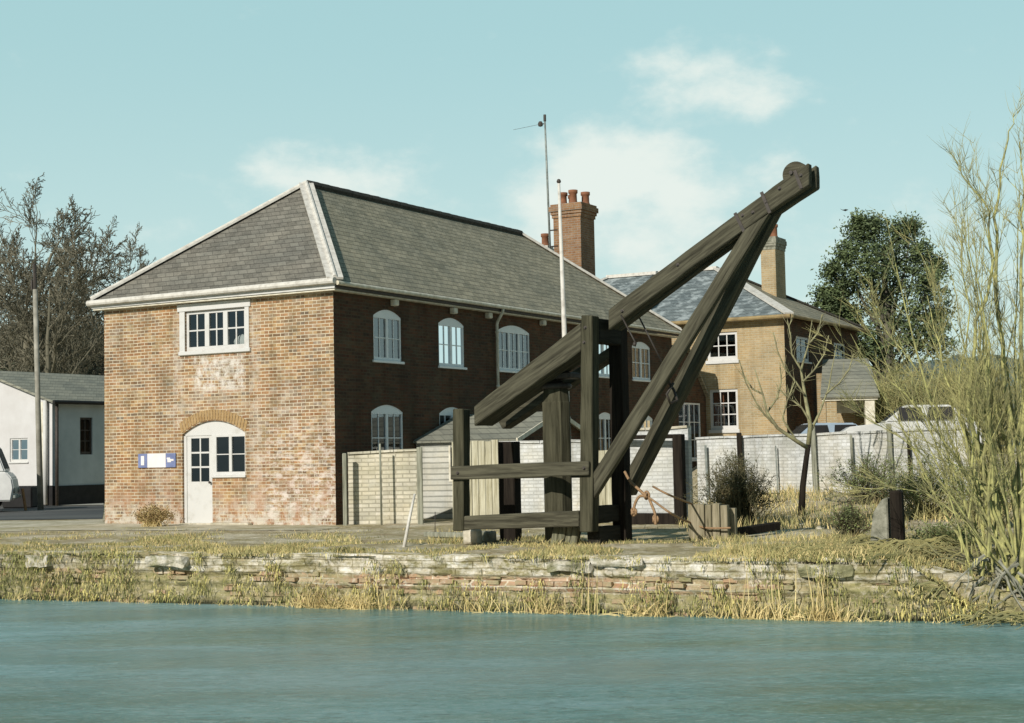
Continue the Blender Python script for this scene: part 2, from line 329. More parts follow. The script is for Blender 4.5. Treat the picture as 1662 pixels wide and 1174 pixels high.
M['straw'] = simple('dry_straw', (0.814, 0.66, 0.33), (0.528, 0.407, 0.176), 1.5, .8)
M['hang_grass'] = simple('withered_hanging_grass', (0.736, 0.64, 0.238), (0.32, 0.32, 0.112), 1.1, .9, lo=.4, hi=.6)
M['turf'] = simple('winter_turf', (0.483, 0.43, 0.187), (0.231, 0.231, 0.099), .9, .9, lo=.4, hi=.6)
M['bush'] = simple('bush_twigs', (.15, .12, .06), (.07, .075, .04), 3)
M['leaf'] = simple('dark_evergreen_leaf', (0.155, 0.197, 0.0826), (0.0599, 0.0826, 0.038), 1.2, .6, .3)
M['leaf_near'] = simple('scrub_leaf', (0.274, 0.314, 0.11), (0.123, 0.157, 0.0617), 1.5, .7)

# ------------------------------------------------------------------ ground, water, road
Q0 = Vector((-2.0, 23.65, 0)); QE = Vector((.9143, -.4051, 0)); QW = Vector((.4051, .9143, 0))
ZW = -.82
def ew(p): q = p - Q0; return q.dot(QE), q.dot(QW)
def height(x, y):
    e, wv = ew(Vector((x, y, 0)))
    h = .5 * smooth(3.2, 6.5, x) * smooth(28, 36, y)
    h += .7 * smooth(4, 7, x) * smooth(37.2, 41, y)
    near = smooth(0, 1.0, wv)
    if wv > 3.6 and x < 1.2: near *= 1 - smooth(3.6, 4.6, wv) * smooth(1.2, .2, x) if False else 1 - smooth(3.6, 4.6, wv)
    h += .035 * fbm(x * .8, y * .8) * near + .012 * fbm(x * 4, y * 4)
    h -= .05 * (1 - smooth(0, .9, wv))
    # the bank slumps into the water right of the wall
    s = smooth(7.6, 9.2, e)
    if s > 0: h -= s * (1.0 - smooth(-.2, 2.6, wv)) * (.95 + .2 * fbm(x * 1.5, y * 1.5))
    return h
def axis(a, b, s0, growth, start):
    r = [start]
    while r[-1] < b: r.append(r[-1] + max(s0, (r[-1] - start) * growth))
    l = [start]
    while l[-1] > a: l.append(l[-1] - max(s0, (start - l[-1]) * growth))
    return sorted(set(l + r))
def ground():
    es = axis(-500, 500, .16, .03, 0); ws = [w_ for w_ in axis(0, 900, .14, .035, 0) if w_ >= 0]
    g = MB(); nE = len(es)
    for wv in ws:
        for e in es:
            p = Q0 + QE * e + QW * wv
            g.v.append((p.x, p.y, height(p.x, p.y)))
    for j in range(len(ws) - 1):
        for i in range(nE - 1):
            a = j * nE + i; g.f.append((a, a + 1, a + nE + 1, a + nE))
    t = NT('rough_ground', .95, .1)
    n = t.noise(.55, 8, .65); n2 = t.noise(5, 6, .7); n3 = t.noise(2.0, 6, .7)
    c = t.ramp(n2, [(.3, (.20, .165, .09)), (.5, (.38, .32, .18)), (.68, (.60, .52, .37))])
    c = t.mix(t.ramp(n, [(.46, 0), (.6, 1)]), c, t.ramp(n2, [(.35, (.44, .38, .25)), (.62, (.70, .63, .49))]))
    c = t.mix(t.math('MULTIPLY', t.ramp(t.noise(.9, 7, .7), [(.5, 0), (.62, 1)]), .6), c, (.30, .23, .14))
    c = t.mix(t.math('MULTIPLY', t.ramp(n3, [(.56, 0), (.64, 1)]), .6), c, (.66, .60, .48))
    t.col(c); t.bump(n2, 1, .06)
    o = g.build('ground', t.m, smooth_=True); tag(o, kind='structure')
ground()
def strip(name, pts, mat, z, nu=1, hf=None):
    g = MB(); g.v = []; n = len(pts)
    g.poly([(p[0], p[1], (height(p[0], p[1]) if hf else 0) + z) for p in pts], [tuple(range(n))])
    return tag(g.build(name, mat), kind='structure')
t = NT('asphalt_road', .75, .3); n = t.noise(.5, 6, .6, t.map((.3, 1, 1))); t.col(t.ramp(n, [(.35, (.05, .05, .052)), (.7, (.12, .118, .11))])); road_m = t.m  # dark tone stands in for a shadow band across the road
t = NT('gravel_path', .95, .1); n = t.noise(2.2, 8, .75); t.col(t.mix(t.ramp(t.noise(.8, 7, .7, t.map((.5, 1, 1))), [(.45, 0), (.6, .8)]), t.ramp(n, [(.35, (.34, .30, .20)), (.62, (.66, .61, .49))]), t.ramp(n, [(.35, (.20, .17, .09)), (.62, (.40, .36, .21))]))); t.bump(n, .5, .03); path_m = t.m
def gz(u, v, z=0): p = atz(u, v, z); return (p.x, p.y)
# road left of the warehouse, a shadow band painted in as dark asphalt; concrete apron past it; gravel path along the front
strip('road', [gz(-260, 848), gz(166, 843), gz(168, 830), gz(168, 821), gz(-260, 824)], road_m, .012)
strip('yard_apron', [gz(-260, 823.5), gz(168, 820.5), gz(168, 817), gz(-260, 819)], simple('concrete_apron', (.42, .41, .36), (.32, .31, .27), 2), .016)
strip('path', [gz(-260, 868), gz(130, 861), gz(300, 862), gz(520, 861), gz(552, 857), gz(546, 854.5), gz(171, 850.5), gz(166, 845), gz(-260, 850)], path_m, .008)

# water
t = NT('canal_water', .18, .5)
mp = t.map((.35, 1.0, 1), (0, 0, .41)); n = t.noise(.36, 7, .62, mp); n3 = t.noise(.9, 5, .6, mp)
n2 = t.noise(9, 7, .75, t.map((.55, 1.0, 1), (0, 0, .35))); n4 = t.noise(30, 4, .7, t.map((.5, 1.0, 1), (0, 0, .35)))
c = t.ramp(n, [(.34, (.055, .155, .135)), (.5, (.12, .275, .27)), (.66, (.25, .42, .44))])
c = t.mix(t.math('MULTIPLY', t.ramp(n3, [(.52, 0), (.66, 1)]), .45), c, (.13, .20, .12))
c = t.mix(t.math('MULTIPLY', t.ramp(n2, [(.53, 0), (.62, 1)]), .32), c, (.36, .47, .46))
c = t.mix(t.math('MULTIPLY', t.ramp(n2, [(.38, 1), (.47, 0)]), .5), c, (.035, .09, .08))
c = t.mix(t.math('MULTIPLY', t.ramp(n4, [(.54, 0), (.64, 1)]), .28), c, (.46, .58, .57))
c = t.mix(t.math('MULTIPLY', t.ramp(t.noise(2.1, 9, .8, t.map((.4, 1.2, 1), (0, 0, .35))), [(.70, 0), (.73, 1)]), .6), c, (.78, .80, .70))  # sparse bright glints painted into the water colour
pt = t.math('MULTIPLY', t.ramp(t.noise(.16, 4, .55, mp), [(.48, 0), (.62, 1)]), .35)
c = t.mix(pt, c, (.30, .43, .46))  # pale sheen patches painted into the water colour
t.col(c); t.b.inputs['IOR'].default_value = 1.33
t.l.new(t.ramp(n, [(.35, .12), (.65, .32)]), t.b.inputs['Roughness'])
t.bump(t.math('ADD', t.math('ADD', t.math('MULTIPLY', n2, .8), t.math('MULTIPLY', n4, .4)), t.math('MULTIPLY', n3, .5)), .7, .05)
g = MB(); p = [Q0 + QE * e + QW * wv for e, wv in ((-400, -60), (400, -60), (400, 1.2), (-400, 1.2))]
g.poly([(q.x, q.y, ZW) for q in p], [(0, 1, 2, 3)]); tag(g.build('water', t.m), kind='structure')

# ------------------------------------------------------------------ quay wall
def quay():
    root = empty('quay_wall', tuple(Q0), math.atan2(QE.y, QE.x), 'long crumbling brick and stone canal wall with a rough pale coping', 'canal wall')
    g = MB(); e0, e1, de = -14, 9.8, .05
    zs = [-.03 - .035 * k for k in range(34)]
    ne = int((e1 - e0) / de) + 1
    def prof(e, z):
        y = 0
        if z > -.31 + .05 * fbm(e * .9, 3): y = (-.05 - .025 * fbm(e * 1.3, z * 5, 1)) * smooth(-.22, .05, fbm(e * .55, 5, 33, 2))          # coping course stands proud
        elif z > -.42 + .04 * fbm(e * .6, 7): y = .03
        elif z > -.50 + .03 * fbm(e * .6, 7): y = -.06
        y += .035 * fbm(e * 2.2, z * 3, 4) + .04 * fbm(e * 9, z * 12, 2)
        jn = (e * 1.9 + .3 * math.sin(e * 5)) % 1
        if z > -.31 and (jn < .07 or fbm(e * 4.6, z * 7, 12, 3) > .30): y += .045
        if -.31 < z and fbm(e * .8, 0, 9, 2) > .25: y += .07
        y -= .05 * smooth(-.6, -.95, z)
        return y
    for z in zs:
        for i in range(ne):
            e = e0 + i * de
            sl_ = smooth(7.4, 9.6, e); g.v.append((e, prof(e, z) + .25 * sl_ + .1 * sl_ * fbm(e * 2, z * 2, 40), z * (1 - .35 * sl_) - .62 * sl_ * (1 + .3 * fbm(e * 2.2, 4, 1)) + .02 * fbm(e * 1.7, z, 2)))
    # top strip back to the turf
    nz = len(zs)
    for j in range(nz - 1):
        for i in range(ne - 1):
            a = j * ne + i; g.f.append((a, a + 1, a + ne + 1, a + ne))
    b = len(g.v)
    for i in range(ne):
        e = e0 + i * de; sl_ = smooth(7.4, 9.6, e); g.v.append((e, .35 + .3 * sl_, -.02 - .5 * sl_ + .02 * fbm(e * 2, 1)))
    for i in range(ne - 1): g.f.append((i, i + 1, b + i + 1, b + i))
    t = NT('quay_masonry', .95, .1)
    sp = t.node('ShaderNodeSeparateXYZ', {0: t.obj}); X, Z = sp.outputs[0], sp.outputs[2]
    Zw = t.math('ADD', Z, t.math('MULTIPLY', t.math('SUBTRACT', t.noise(1.2, 3), .5), .06))
    vec = t.node('ShaderNodeCombineXYZ', {0: X, 1: Zw}).outputs[0]
    br = t.node('ShaderNodeTexBrick', {0: vec, 'Color1': (.44, .36, .22, 1), 'Color2': (.30, .26, .15, 1), 'Mortar': (.42, .38, .27, 1), 'Scale': 1, 'Mortar Size': .009, 'Brick Width': .23, 'Row Height': .078}); br.offset = .5
    n = t.noise(1.4, 8, .68); nf = t.noise(8, 6, .7); nl = t.noise(.5, 4)
    # bare orange bricks only in the course below the coping
    vo = t.node('ShaderNodeTexBrick', {0: vec, 'Color1': (.40, .22, .13, 1), 'Color2': (.56, .42, .30, 1), 'Mortar': (.70, .63, .50, 1), 'Scale': 1, 'Mortar Size': .012, 'Brick Width': .27, 'Row Height': .078, 'Bias': .1}); vo.offset = .5
    c = br.outputs[0]
    c = t.mix(t.ramp(n, [(.42, 0), (.6, 1)]), c, t.ramp(nf, [(.3, (.13, .13, .055)), (.6, (.34, .31, .14))]))
    sp_ = t.noise(17, 8, .8); sp2 = t.noise(5, 8, .78, t.map((1, 1, 1.8)))
    c = t.mix(t.ramp(sp_, [(.42, .0), (.52, .75)]), c, t.ramp(sp2, [(.36, (.07, .075, .035)), (.45, (.26, .24, .11)), (.55, (.42, .37, .22)), (.62, (.66, .60, .47))]))
    # pale lime-washed coping, patchy
    cop = t.node('ShaderNodeMapRange', {0: Zw, 1: -.36, 2: -.30}, interpolation_type='SMOOTHSTEP').outputs[0]
    pal = t.ramp(nf, [(.33, (.42, .38, .25)), (.47, (.70, .64, .50)), (.62, (.86, .82, .76))])
    pm = t.math('MULTIPLY', t.ramp(t.noise(2.1, 8, .72, t.map((.6, 1, 1.6))), [(.46, 0), (.55, 1)]), t.node('ShaderNodeMapRange', {0: X, 1: -6, 2: -1.5, 3: .55, 4: 1.0}).outputs[0])
    c = t.mix(t.math('MULTIPLY', cop, pm), c, pal)
    cb = t.node('ShaderNodeTexBrick', {0: vec, 'Color1': (1, 1, 1, 1), 'Color2': (.72, .70, .64, 1), 'Mortar': (.28, .25, .15, 1), 'Scale': 1, 'Mortar Size': .012, 'Mortar Smooth': .5, 'Brick Width': .41, 'Row Height': .104}); cb.offset = .37
    c = t.mix(t.math('MULTIPLY', cop, .75), c, t.mix(1.0, c, cb.outputs[0], 'MULTIPLY'))
    mid = t.math('MULTIPLY', t.node('ShaderNodeMapRange', {0: Z, 1: -.56, 2: -.52}).outputs[0], t.math('SUBTRACT', 1, cop))
    right = t.node('ShaderNodeMapRange', {0: X, 1: -2.2, 2: 0}).outputs[0]; r2 = t.math('SUBTRACT', 1, t.node('ShaderNodeMapRange', {0: X, 1: 4.0, 2: 6}).outputs[0])
    mm = t.math('MULTIPLY', t.math('MULTIPLY', mid, t.math('MULTIPLY', right, r2)), t.ramp(t.noise(2.3, 5, .6), [(.38, 0), (.5, 1)]))
    c = t.mix(mm, c, vo.outputs[0])
    # scattered lime bloom lower down
    c = t.mix(t.math('MULTIPLY', t.math('MULTIPLY', t.ramp(t.noise(2.9, 8, .74), [(.55, 0), (.64, 1)]), t.node('ShaderNodeMapRange', {0: X, 1: -4, 2: 2}).outputs[0]), .75), c, (.60, .55, .45))
    c = t.mix(t.math('SUBTRACT', 1, t.node('ShaderNodeMapRange', {0: t.math('ADD', Z, t.math('MULTIPLY', nf, .08)), 1: -.76, 2: -.66}).outputs[0]), c, (.05, .05, .03))
    t.col(c)
    t.bump(t.math('ADD', nf, t.math('MULTIPLY', br.outputs['Fac'], -.6)), .9, .04)
    g.build('masonry', t.m, root, True)
    # loose coping stones: rough faceted blocks, some missing
    rnd = random.Random(3)
    def rough(m, x, y, z, lx, ly, lz, k):
        nx, ny, nz_ = 4, 3, 3; b0 = len(m.v); idx = {}
        for i in range(nx + 1):
            for j in range(ny + 1):
                for l in range(nz_ + 1):
                    if 0 < i < nx and 0 < j < ny and 0 < l < nz_: continue
                    p = Vector((lx * (i / nx - .5), ly * (j / ny - .5), lz * (l / nz_ - .5)))
                    ed = (i in (0, nx)) + (j in (0, ny)) + (l in (0, nz_))
                    if ed >= 2: p *= (1 - .03 * ed * (.6 + .6 * rnd.random()))
                    p += Vector((fbm(p.x * 6 + k, p.y * 6, p.z * 6), fbm(p.x * 7, p.y * 6 + k, p.z * 9), fbm(p.x * 6, p.y * 7, p.z * 6 + k))) * .05
                    idx[(i, j, l)] = len(m.v); m.v.append((x + p.x, y + p.y, z + p.z))
        def q(a, b, c, d):
            if all(t_ in idx for t_ in (a, b, c, d)): m.f.append((idx[a], idx[b], idx[c], idx[d]))
        for i in range(nx):
            for j in range(ny):
                for l in (0, nz_): q((i, j, l), (i + 1, j, l), (i + 1, j + 1, l), (i, j + 1, l))
        for i in range(nx):
            for l in range(nz_):
                for j in (0, ny): q((i, j, l), (i + 1, j, l), (i + 1, j, l + 1), (i, j, l + 1))
        for j in range(ny):
            for l in range(nz_):
                for i in (0, nx): q((i, j, l), (i, j + 1, l), (i, j + 1, l + 1), (i, j, l + 1))
    x = -13.6
    while x < 7.2:
        L_ = rnd.uniform(.3, .8); den = .04 if x < -5.5 else (.06 if x < 2 else .16)
        if rnd.random() < den and fbm(x * .5, 3, 8, 2) > -.25:
            h_ = rnd.uniform(.12, .27); m = MB(); rough(m, x + L_ / 2, -.02 + rnd.uniform(-.05, .06), -.05 - h_ / 2 + rnd.uniform(-.02, .01), L_ + .03, rnd.uniform(.22, .30), h_ * .8, x)
            m.build('coping_stone', M['coping'], root)
        x += L_
    # bricks standing proud of the eroded face
    bt = NT('loose_brick', .95, .1); nn = bt.noise(1.9, 6, .7); nq = bt.noise(26, 3, .6)
    c_ = bt.ramp(nn, [(.34, (.20, .20, .09)), (.46, (.40, .33, .2)), (.56, (.42, .26, .16)), (.64, (.66, .58, .46))]); bt.col(bt.mix(bt.math('MULTIPLY', bt.ramp(nq, [(.4, 0), (.7, 1)]), .5), c_, (.34, .31, .2))); bt.bump(nq, .8, .02)
    m = MB()
    for row in range(10):
        z = -.36 - row * .08; x = -13 + rnd.uniform(0, .2)
        while x < 7.6:
            lb_ = rnd.uniform(.17, .25); pr = fbm(x * .9, z * 3, 21, 3) + (.18 if -3 < x < 6 else -.12) + (.15 if row < 3 else 0)
            if pr > .05 and rnd.random() < .75:
                k = rnd.uniform(-.012, .012); y = prof(x, z) - rnd.uniform(.0, .035)
                m.poly([(x, y + k, z), (x + lb_, y - k, z + rnd.uniform(-.006, .006)), (x + lb_, y + .12, z), (x, y + .12, z), (x + .006, y + k, z + .062), (x + lb_ - .006, y - k, z + .062 + rnd.uniform(-.006, .006)), (x + lb_, y + .12, z + .062), (x, y + .12, z + .062)],
                       [(0, 3, 2, 1), (4, 5, 6, 7), (0, 1, 5, 4), (1, 2, 6, 5), (2, 3, 7, 6), (3, 0, 4, 7)])
            x += lb_ + .012
    m.build('brickwork', bt.m, root, bevel=.006)
    return root
quay()

# ------------------------------------------------------------------ blades (grass, straw, reeds)
def blade(g, p, d, L_, w_, bend, seg=3, rnd=random):
    p = Vector(p); d = Vector(d).normalized(); side = d.cross(Vector((rnd.uniform(-1, 1), rnd.uniform(-1, 1), .2))).normalized() * w_
    b = len(g.v); q = p.copy(); dd = d.copy()
    for i in range(seg):
        f = 1 - .75 * i / seg
        g.v.append(tuple(q - side * f)); g.v.append(tuple(q + side * f)); q = q + dd * (L_ / seg); dd = (dd + Vector(bend) / seg).normalized()
    g.v.append(tuple(q))
    for i in range(seg - 1): g.f.append((b + 2 * i, b + 2 * i + 1, b + 2 * i + 3, b + 2 * i + 2))
    e = b + 2 * (seg - 1); g.f.append((e, e + 1, b + 2 * seg))
def rv(a, b, r): return r.uniform(a, b)
def vegetation():
    r = random.Random(11)
    turf = MB(); pale = MB()
    n = 0
    while n < 60000:
        e = rv(-13, 13, r); wv = abs(r.gauss(0, 2.3)) - .12
        if wv > 11 or (e < 1 and wv > 7.2): continue
        p = Q0 + QE * e + QW * wv
        cl = fbm(p.x * .7, p.y * .7, 5, 3) + (.25 if wv < .7 else 0) + (.25 if e > 6 else 0)
        if cl < .0 + (.12 if fbm(p.x * .45, p.y * .9, 17, 2) < -.1 else 0): continue
        L_ = rv(.02, .10, r) * (1.9 if cl > .4 else 1) * (1.2 if e > 5 else .85)
        z = height(p.x, p.y)
        blade(turf if r.random() < .7 else pale, (p.x, p.y, z - .01), (rv(-.5, .5, r), rv(-.5, .5, r), 1), L_, .007, (rv(-.8, .8, r), rv(-.8, .8, r), -.5), 2, r); n += 1
    # taller winter grass behind the crane towards the white wall
    for _ in range(9000):
        x = rv(3.2, 12, r); y = rv(28, 37.5, r)
        if fbm(x * .6, y * .6, 2, 3) < -.15: continue
        blade(turf if r.random() < .55 else pale, (x, y, height(x, y) - .01), (rv(-.4, .4, r), rv(-.4, .4, r), 1), rv(.08, .3, r), .009, (rv(-.8, .8, r), rv(-.8, .8, r), -.4), 2, r)
    tag(turf.build('grass', M['turf']), 'short rough winter grass growing along the top of the quay', 'grass', kind='stuff')
    tag(pale.build('dry_grass', M['straw']), 'pale dead grass stems scattered through the turf of the quay', 'grass', kind='stuff')
    # withered growth hanging down the wall face, thickest to the left
    h = MB(); hs = MB()
    hg = MB()
    for _ in range(34000):
        e = rv(-13, 9.2, r); z = rv(-.78, .02, r)
        cov = .7 * fbm(e * 2.6, z * 2.2, 6, 4) + (.34 if e < -4.5 else (.06 if e < 5.5 else .14)) + (.30 if z < -.66 else (.1 if z < -.5 else 0)) - (.16 if (z > -.34 and e > -6) else 0)
        if cov < .08 or r.random() > .35 + cov * 1.6: continue
        p = Q0 + QE * e - QW * (.10 + rv(-.02, .06, r)); dn = r.random() < .78; ln = .7 + .8 * max(0, fbm(e * 3.1, 2, 9, 2) + .3)
        d = (rv(-.3, .3, r) - .08, -.5, -1.0) if dn else (rv(-.5, .5, r), -.5, .7)
        q_ = r.random() - .12 + .4 * fbm(e * 1.1, z, 14, 2)
        blade(h if q_ < .45 else (hg if q_ < .80 else hs), (p.x, p.y, z), d, rv(.03, .13, r) * ln, rv(.004, .008, r), (rv(-.3, .3, r), .3 if dn else -.4, -.6), 3, r)
    tag(hg.build('hanging_moss', simple('damp_wall_weed', (.20, .22, .08), (.08, .095, .035), 1.4, .9, lo=.4, hi=.6)), 'darker green damp weeds clinging low and in clumps on the canal wall', 'weeds', kind='stuff')
    tag(h.build('hanging_weeds', M['hang_grass']), 'withered olive weeds hanging down the face of the canal wall', 'weeds', kind='stuff')
    tag(hs.build('hanging_straw', M['straw']), 'straw coloured dead stems hanging among the weeds on the wall', 'weeds', kind='stuff')
    # reeds at the waterline in clumps
    rd = MB()
    for _ in range(74):
        u = r.choice([rv(525, 780, r), rv(860, 990, r), rv(1060, 1110, r), rv(1205, 1410, r), rv(540, 700, r), rv(1205, 1410, r), rv(520, 1000, r)])
        b0 = atz(u, 984 + (u - 831) * .02, ZW); e, _w = ew(b0)
        for k in range(r.randint(7, 17)):
            p = Q0 + QE * (e + r.gauss(0, .11)) - QW * (.16 + rv(0, .16, r))
            lean = r.random() < .35
            blade(rd, (p.x, p.y, ZW - .03), (rv(-.5, .5, r) * (2.4 if lean else 1), rv(-.3, .2, r), .35 if lean else 1), rv(.14, .42, r), .0085, (rv(-.9, .9, r), rv(-.4, .1, r), -.9), 4, r)
    for _ in range(1500):     # low fringe
        e = rv(-13, 9.5, r); f_ = .6 + .8 * fbm(e * 1.7, 0, 31, 3)
        if r.random() > f_: continue
        p = Q0 + QE * e - QW * (.14 + rv(0, .12, r)); blade(rd, (p.x, p.y, ZW - .03), (rv(-.7, .7, r), rv(-.3, .1, r), .8), rv(.06, .22, r) * f_, .007, (rv(-.9, .9, r), rv(-.4, .1, r), -.8), 3, r)
    for (u, n_) in ((1352, 9), (1362, 7), (1375, 8), (1295, 5), (960, 6), (590, 6), (1225, 5)):     # a few tall upright stems
        b0 = atz(u, 995, ZW); e, _w = ew(b0)
        for k in range(n_):
            p = Q0 + QE * (e + r.gauss(0, .09)) - QW * (.15 + rv(0, .1, r))
            blade(rd, (p.x, p.y, ZW - .03), (rv(-.12, .12, r), 0, 1), rv(.35, .85, r), .010, (rv(-.2, .2, r), 0, -.05), 4, r)
    tag(rd.build('reeds', M['straw']), 'clumps of broken straw coloured reeds at the waterline', 'reeds', kind='stuff')
    # fallen twiggy litter and roots on the slumped bank, right
    lt = MB()
    for _ in range(620):
        e = rv(6.6, 13, r); wv = rv(-.5, 2.2, r); p = Q0 + QE * e + QW * wv
        if (e < 8.2) and wv < .1: continue
        z = max(height(p.x, p.y), ZW) + rv(0, .10, r)
        a = rv(-.5, .5, r) + math.pi * (r.random() < .5); L_ = rv(.25, 1.0, r); pts = []
        for k in range(5):
            f = k / 4; pts.append((p.x + math.cos(a) * L_ * f, p.y + math.sin(a) * L_ * f, z + math.sin(f * 3.1) * rv(.02, .16, r) - f * .04))
        lt.tube(pts, [rv(.006, .014, r)] * 4 + [.003], 4, False)
    tag(lt.build('fallen_twigs', M['willow_twig']), 'tangle of fallen twigs and roots over the slumped bank below the willow', 'twigs', kind='stuff')
vegetation()

# ------------------------------------------------------------------ windows / walls / roofs
def arc_pts(x0, x1, zs, rise, n=10):
    if rise <= 0: return [(x1, zs), (x0, zs)]
    return [(x1 + (x0 - x1) * k / n, zs + rise * (1 - (2 * k / n - 1) ** 2)) for k in range(n + 1)]
def opening(x0, x1, z0, z1, rise=0): return [(x0, z0), (x1, z0)] + arc_pts(x0, x1, z1 - rise, rise)
def wall_panel(name, outline, holes, fn, reveal, mat, parent, thick=None):
    """outline/holes in (x,z); fn(x,z,depth)->3D"""
    g = MB(); loops = [[Vector((x, z, 0)) for x, z in outline]] + [[Vector((x, z, 0)) for x, z in h] for h in holes]
    flat = [p for l in loops for p in l]
    for t_ in tessellate_polygon(loops): pass
    tri = tessellate_polygon(loops)
    g.poly([fn(p.x, p.y, 0) for p in flat], [tuple(t_) for t_ in tri])
    for h in holes:
        n = len(h); g.poly([fn(x, z, 0) for x, z in h] + [fn(x, z, reveal) for x, z in h], [(i, (i + 1) % n, n + (i + 1) % n, n + i) for i in range(n)])
    if thick:
        g.poly([fn(p.x, p.y, thick) for p in flat[:len(outline)]], [])
        n = len(outline); g.poly([fn(x, z, 0) for x, z in outline] + [fn(x, z, thick) for x, z in outline], [(i, (i + 1) % n, n + (i + 1) % n, n + i) for i in range(n)])
    return g.build(name, mat, parent)
def window(parent, loc, rz, w_, h_, rise=0, cols=(2, 2), rows=2, head=.0, glass='pane', paint='white', depth=.06, sill=True, sillw=.06, bars=.022, fr=.05, label=None, mul=.04):
    """frame in its own axes: x along wall, y into wall, z up; origin lower left of opening"""
    g = MB(); d0, d1 = depth, depth + .06
    zt = h_ - rise
    g.box(0, d0, 0, fr, d1, zt); g.box(w_ - fr, d0, 0, w_, d1, zt); g.box(fr, d0, 0, w_ - fr, d1, fr * 1.4)
    top = zt - head
    g.prism([(x, d0 - .004, z) for x, z in ([(0, top - fr), (w_, top - fr)] + (arc_pts(0, w_, zt, rise, 10) if rise else [(w_, zt), (0, zt)]))], (0, .066, 0))
    n = len(cols); cw = (w_ - 2 * fr) / n; zb = fr * 1.4; zz = top - fr
    for i in range(1, n): g.box(fr + cw * i - mul, d0 - .006, zb, fr + cw * i + mul, d1 - .003, zz)
    for i, c_ in enumerate(cols):
        a = fr + cw * i + (mul if i else 0); b = fr + cw * (i + 1) - (mul if i < n - 1 else 0)
        # casement edge
        for k in range(1, c_): x = a + (b - a) * k / c_; g.box(x - bars / 2, d0 + .012, zb, x + bars / 2, d0 + .042, zz)
        for k in range(1, rows): z = zb + (zz - zb) * k / rows; g.box(a, d0 + .009, z - bars / 2, b, d0 + .039, z + bars / 2)
    o = g.build('window', M[paint], parent, loc=loc, rz=rz)
    if label: o['label'] = label
    p = MB(); p.poly([(fr * .5, d0 + .03, zb * .5), (w_ - fr * .5, d0 + .03, zb * .5), (w_ - fr * .5, d0 + .03, zz + .01), (fr * .5, d0 + .03, zz + .01)], [(0, 1, 2, 3)])
    p.build('pane', M[glass], o)
    if sill:
        s = MB(); s.box(-.05, -.05, -sillw, w_ + .05, d0 + .02, -.002); s.build('sill', M[paint], o, bevel=.008)
    return o
def quad(name, pts, mat, parent, thick=.05, bevel=0):
    P = [Vector(p) for p in pts]; nn = (P[1] - P[0]).cross(P[2] - P[0]).normalized()
    if nn.z < 0: nn = -nn
    g = MB(); g.prism([p + nn * 0 for p in P], -nn * thick); return g.build(name, mat, parent)

